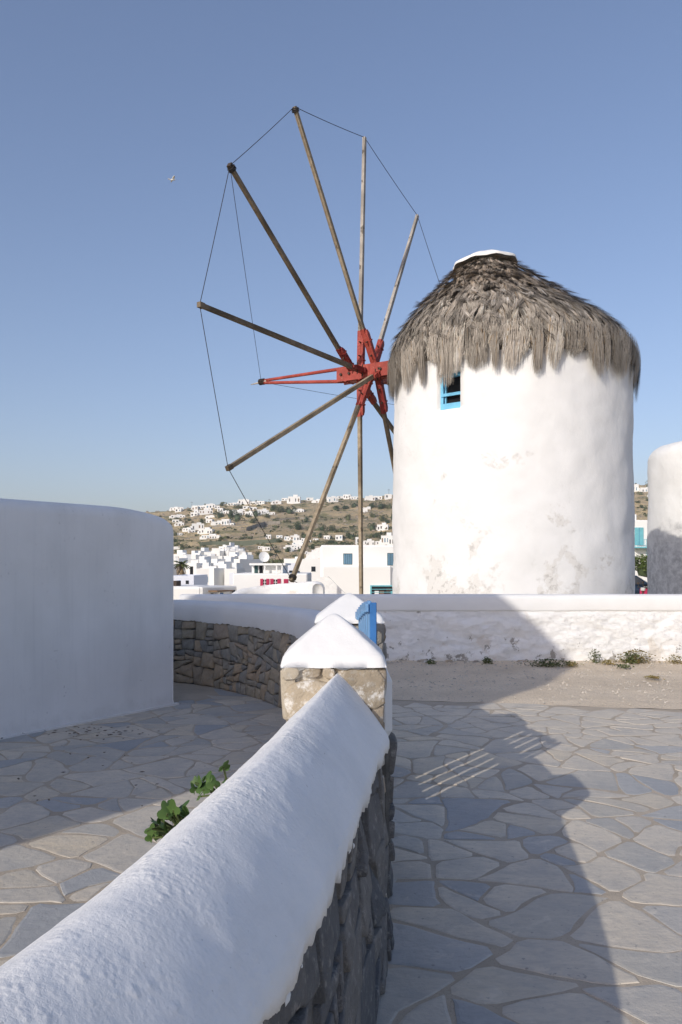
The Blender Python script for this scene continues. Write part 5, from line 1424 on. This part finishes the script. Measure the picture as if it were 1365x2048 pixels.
def make_car(loc_,rz,label):
    o=tag(empty('parked_car',loc_,rz),label,'car')
    low=[(-2.0,.32),(2.02,.32),(2.08,.55),(2.0,.78),(1.15,.92),(-1.95,.95),(-2.08,.6)]
    cab=[(1.15,.92),(.42,1.42),(-.2,1.49),(-1.2,1.46),(-1.95,.95)]
    def shell(poly,hw,inset,nm,mat,top=False):
        n=len(poly); V=[];Fc=[]
        for y,k in ((-hw,inset),(-hw+.08,0),(hw-.08,0),(hw,inset)):
            cx=sum(p[0] for p in poly)/n; cz=sum(p[1] for p in poly)/n
            for x,z in poly: V.append((x+(cx-x)*k,y if not top else y*(1-.16*max(0,(z-.95))/.5),z+(cz-z)*k))
        for r_ in range(3):
            for i in range(n): j=(i+1)%n; Fc.append((r_*n+i,r_*n+j,(r_+1)*n+j,(r_+1)*n+i))
        Fc.append(tuple(range(n-1,-1,-1))); Fc.append(tuple(3*n+i for i in range(n)))
        return mesh(nm,V,Fc,mat,o,True)
    shell(low,.86,.06,'body',M['car']); shell([(x,z) for x,z in cab],.80,.05,'cabin',M['car'],True)
    for sg in (-1,1):
        for nm,q in (('side_window',[(.95,.98),(.40,1.37),(-.32,1.42),(-.32,.99)]),('side_window',[(-.40,.99),(-.40,1.42),(-1.15,1.40),(-1.6,1.0)])):
            V=[(x,sg*(.80*(1-.16*max(0,z-.95)/.5)+.004),z) for x,z in q]+[(x,sg*(.80*(1-.16*max(0,z-.95)/.5)-.02),z) for x,z in q]; mesh(nm,V,[(0,1,2,3),(7,6,5,4),(0,4,5,1),(1,5,6,2),(2,6,7,3),(3,7,4,0)],M['pane'],o)
        b=MB(); b.box(1.7,2.06,sg*.6-.16,sg*.6+.16,.6,.74,.03); b.build('headlight',M['headlamp'],o)
        b=MB(); b.box(.75,.95,sg*.95-.08,sg*.95+.08,.98,1.1,.03); b.build('mirror',M['car'],o)
    V=[(1.16,-.66,.95),(1.16,.66,.95),(.46,.58,1.42),(.46,-.58,1.42)]; mesh('windscreen',V+[(x-.03,y,z-.03) for x,y,z in V],[(0,1,2,3),(7,6,5,4),(0,4,5,1),(2,6,7,3)],M['pane'],o)
    for x in (1.32,-1.3):
        for y in (-.80,.80): wheel(o,x,y,.31,.19)
    return o
Y=42; p=at(1256,1188,Y); make_car((p.x,Y,-0.43),radians(-18),'dark navy car parked beside the white mill')
def scooter(loc_,rz,label,col,seatm):
    o=tag(empty('motor_scooter',loc_,rz),label,'scooter','scooters parked between the mills')
    wheel(o,.62,0,.24,.11); wheel(o,-.6,0,.24,.12)
    m=MB(); m.prism([(-.85,.45),(-.2,.36),(-.05,.5),(-.2,.72),(-.75,.76),(-.95,.66)],-.16,.16); m.build('body',col,o)
    m=MB(); m.prism([(-.2,.25),(.4,.25),(.42,.31),(-.2,.36)],-.17,.17); m.build('footboard',M['seat'],o)
    m=MB(); m.prism([(.36,.28),(.46,.3),(.40,.95),(.30,.95)],-.18,.18); m.build('leg_shield',col,o)
    m=MB(); m.prism([(.40,.46),(.86,.42),(.82,.52),(.62,.56),(.44,.6)],-.09,.09); m.build('mudguard',col,o)
    m=MB(); m.prism([(-.8,.765),(-.18,.73),(-.15,.80),(-.5,.86),(-.82,.88)],-.15,.15); m.build('seat',seatm,o)
    m=MB(); m.tube([(.34,-.34,1.02),(.40,0,.99),(.34,.34,1.02)],.022,6); m.build('handlebar',M['iron'],o)
    m=MB(); m.box(.38,.5,-.1,.1,.86,1.0,.03); m.build('headlight',M['headlamp'],o)
    m=MB(); m.tube([(.40,0,.95),(.62,0,.24)],.03,6); m.build('fork',M['iron'],o)
    for sg in (-1,1):
        m=MB(); m.tube([(.36,sg*.26,1.02),(.34,sg*.32,1.16)],.012,5); m.box(.31,.34,sg*.32-.06,sg*.32+.06,1.14,1.22,.01); m.build('mirror',M['iron'],o)
    return o
Y=38; p=at(1303,1165,Y); scooter((p.x,Y+4,-0.43),radians(160),'red scooter with black seat parked farther back between the mills',M['scooter_red'],M['seat'])
p=at(1291,1180,34); scooter((p.x+.55,35,-0.43),radians(215),'crimson and white scooter with tan seat parked in front of the car',M['magenta'],M['seat_tan'])
p=at(1312,1180,36); scooter((p.x+.3,37,-0.43),radians(120),'black scooter parked next to the roofless tower',M['seat'],M['seat'])

# ------------------------------------------------------------------ gull
Y=60; p=at(346,359.5,Y); o=tag(empty('gull',p,radians(25)),'white gull gliding in the blue sky beside the sails','bird')
m=MB(); m.lathe([(.005,-.26),(.03,-.2),(.065,-.05),(.06,.08),(.035,.17),(.03,.2),(.005,.25)],8); g=m.build('body',M['white_far'],o,True); g.rotation_euler=(0,radians(78),0)
for sg in (-1,1):
    V=[(.09,0,.03),(-.09,0,.03),(.10,sg*.26,.13),(-.05,sg*.26,.13),(.02,sg*.56,.06),(-.04,sg*.56,.06)]; V+=[(x,y,z-.018) for x,y,z in V]
    mesh('wing',V,[(0,1,3,2),(2,3,5,4),(6,8,9,7),(8,10,11,9),(0,2,8,6),(2,4,10,8),(1,7,9,3),(3,9,11,5),(4,5,11,10)],M['white_far'],o,True)
m=MB(); m.prism([(-.22,.0),(-.36,.01),(-.36,-.005),(-.22,-.02)],-.06,.06); m.build('tail',M['white_far'],o)

# ------------------------------------------------------------------ fig sprigs growing out behind the near wall
def fig_leaf(s,r):
    """palmate lobed leaf, slightly cupped"""
    out=[]; 
    for k in range(25):
        t=lerp(-2.6,2.6,k/24); lob=(0.55+0.45*abs(cos(t*2.1))**1.2)*(1.0-0.10*abs(t)); out.append((sin(t)*s*lob*.8,cos(t)*s*lob))
    V=[(0,-s*.05,0)]+[(x,y,-.22*abs(x)+.10*s*sin(y/s*2)+r.uniform(-.01,.01)*s) for x,y in out]
    return V,[(0,i,i+1) for i in range(1,25)]
def sprig(label,base,leaves):
    o=tag(empty('fig_sprig',base),label,'plant'); r=random.Random(int(base[1]*1000))
    for k,(px,py,Y,s,az,tl) in enumerate(leaves):
        P=at(px,py,Y)-Vector(base); V,Fc=fig_leaf(s,r); rot=Matrix.Rotation(az,3,'Z')@Matrix.Rotation(tl,3,'X')
        l=mesh('leaf',[rot@Vector(v) for v in V],Fc,M['fig'],o,True); l.location=P
        c=MB(); c.tube([(P*.2),(P*.6+Vector((0,0,.01))),P],.0035,5); c.build('stalk',M['weed'],o)
rf=random.Random(6)
def lv(n,x0,x1,y0,y1,Y,slope):
    out=[]
    for k in range(n):
        t=rf.random(); px=lerp(x0,x1,t); py=lerp(y0,y1,t)+rf.uniform(-24,16); out.append((px,py,Y+rf.uniform(-.05,.08),rf.uniform(.024,.042),rf.uniform(0,6.28),rf.uniform(.2,1.35)))
    return out
b1=at(375,1690,2.25); sprig('fig sprig with dark lobed leaves behind the rounded wall at the shadow edge',tuple(b1),lv(26,298,376,1672,1622,2.22,0))
b2=at(460,1600,2.75); sprig('small bright fig sprig behind the rounded wall nearer the pillar',tuple(b2),lv(13,388,452,1584,1556,2.75,0))

# ------------------------------------------------------------------ weeds along the wall foot
def weed(label,px,py,Yd,sx,sz,n,mat,seed):
    r=random.Random(seed); P=at(px,py,Yd); P.z=0.03; o=tag(empty('weed',P),label,'weed','weeds along the long white wall')
    m=MB()
    for k in range(n):
        x=r.gauss(0,sx*.42); y=r.gauss(0,.06)-.02; h=abs(r.gauss(0,1))*sz*.6+.01; a=r.uniform(0,2*pi); s=r.uniform(.006,.016); u=Vector((cos(a),sin(a),r.uniform(-.4,.8))).normalized()*s*1.6; v=u.cross(Vector((r.gauss(0,1),r.gauss(0,1),1))).normalized()*s*.8; c=Vector((x,y,min(h,sz*(1.15-abs(x)/sx*.5))))
        m.add([c-u,c+v,c+u,c-v],[(0,1,2,3)])
    tag(m.build('leaves',M[mat],o),kind='stuff')
    m=MB()
    for k in range(max(4,n//30)):
        x=r.gauss(0,sx*.35); m.tube([(x*.6,0,-.01),(x,r.uniform(-.05,.02),r.uniform(.3,1)*sz)],.0022,4,.001)
    m.build('stems',M['dryleaf'],o)
weed('dark weed patch in shade at the shadow edge on the gravel',1098,1342,12.2,.38,.10,520,'weed',1)
weed('small dark weed tuft under the white wall beside the shadow',1191,1330,12.6,.10,.20,190,'weed',2)
weed('largest weed clump with yellow-green leaves at the wall foot',1272,1328,12.55,.30,.20,650,'dryleaf',3)
weed('green part of the weed clump growing before the wall',1262,1330,12.5,.16,.17,300,'weed',4)
weed('reddish dry weed at the far right end of the gravel',1352,1331,12.5,.16,.12,200,'dryleaf',5)
weed('tiny green weed tuft in shade near the gate end of the wall',975,1336,12.5,.09,.09,150,'weed',6)
weed('flat dry weed on the sunlit gravel',1305,1375,10.9,.12,.035,120,'dryleaf',7)
weed('small green weed in deep shade by the stone gate',861,1335,12.5,.10,.06,110,'weed',8)
weed('low mixed weed below the largest clump',1245,1347,12.0,.14,.05,130,'weed',9)
weed('pale dry weed between the two weed clumps',1143,1340,12.2,.14,.06,150,'dryleaf',10)
weed('thin ochre weed right beside the small dark tuft',1216,1335,12.4,.10,.07,110,'dryleaf',11)
# dead leaves and twigs on the courtyard paving
lt=MB(); r=random.Random(12)
for k in range(90):
    px,py=(r.gauss(185,55),r.gauss(1468,7)) if k<65 else (r.uniform(0,330),r.uniform(1440,1620)); Y=EYE*F/(py-HOR); x=(px-682.5)/F*Y; a=r.uniform(0,pi); s=r.uniform(.01,.03); u=Vector((cos(a),sin(a),0))*s; v=Vector((-sin(a),cos(a),.3))*s*.4; c=Vector((x,Y,.022))
    lt.add([c-u,c+v,c+u,c-v],[(0,1,2,3)])
tag(lt.build('leaf_litter',M['bark']),'dead leaves and twigs on the courtyard paving by the low building','litter',kind='stuff')
# tall masts far up on the crest
for i,(px,py,hp) in enumerate(((384,1012,10),(539,1008,12),(778,990,14))):
    Y=598; a=(px-682.5)/F; b=MB(); h=hp*Y/F; b.tube([(0,0,-4),(0,0,h)],.14,5,.06); b.box(-.9,.9,-.06,.06,h*.8,h*.84); m_=b.build('utility_pole',M['iron']); m_.location=(a*Y,Y,EYE+(HOR-py)*Y/F-.5)
    tag(m_,'thin utility pole on the hill crest, %s from the left'%ORD[i],'pole','poles on the hill crest')

# ------------------------------------------------------------------ thin sea haze over the whole place
hz=MB(); hz.box(-1400,1400,-1400,1400,-9.0,78.0)
hm=bpy.data.materials.new('sea_haze'); hm.use_nodes=True; hn=hm.node_tree
for n in list(hn.nodes): hn.nodes.remove(n)
ho=hn.nodes.new('ShaderNodeOutputMaterial'); pv=hn.nodes.new('ShaderNodeVolumePrincipled')
pv.inputs['Color'].default_value=(0.86,0.90,0.95,1); pv.inputs['Density'].default_value=0.00028; pv.inputs['Anisotropy'].default_value=0.2
hn.links.new(pv.outputs[0],ho.inputs['Volume'])
tag(hz.build('haze',hm),'thin pale haze in the air over the hillside','haze',kind='stuff')
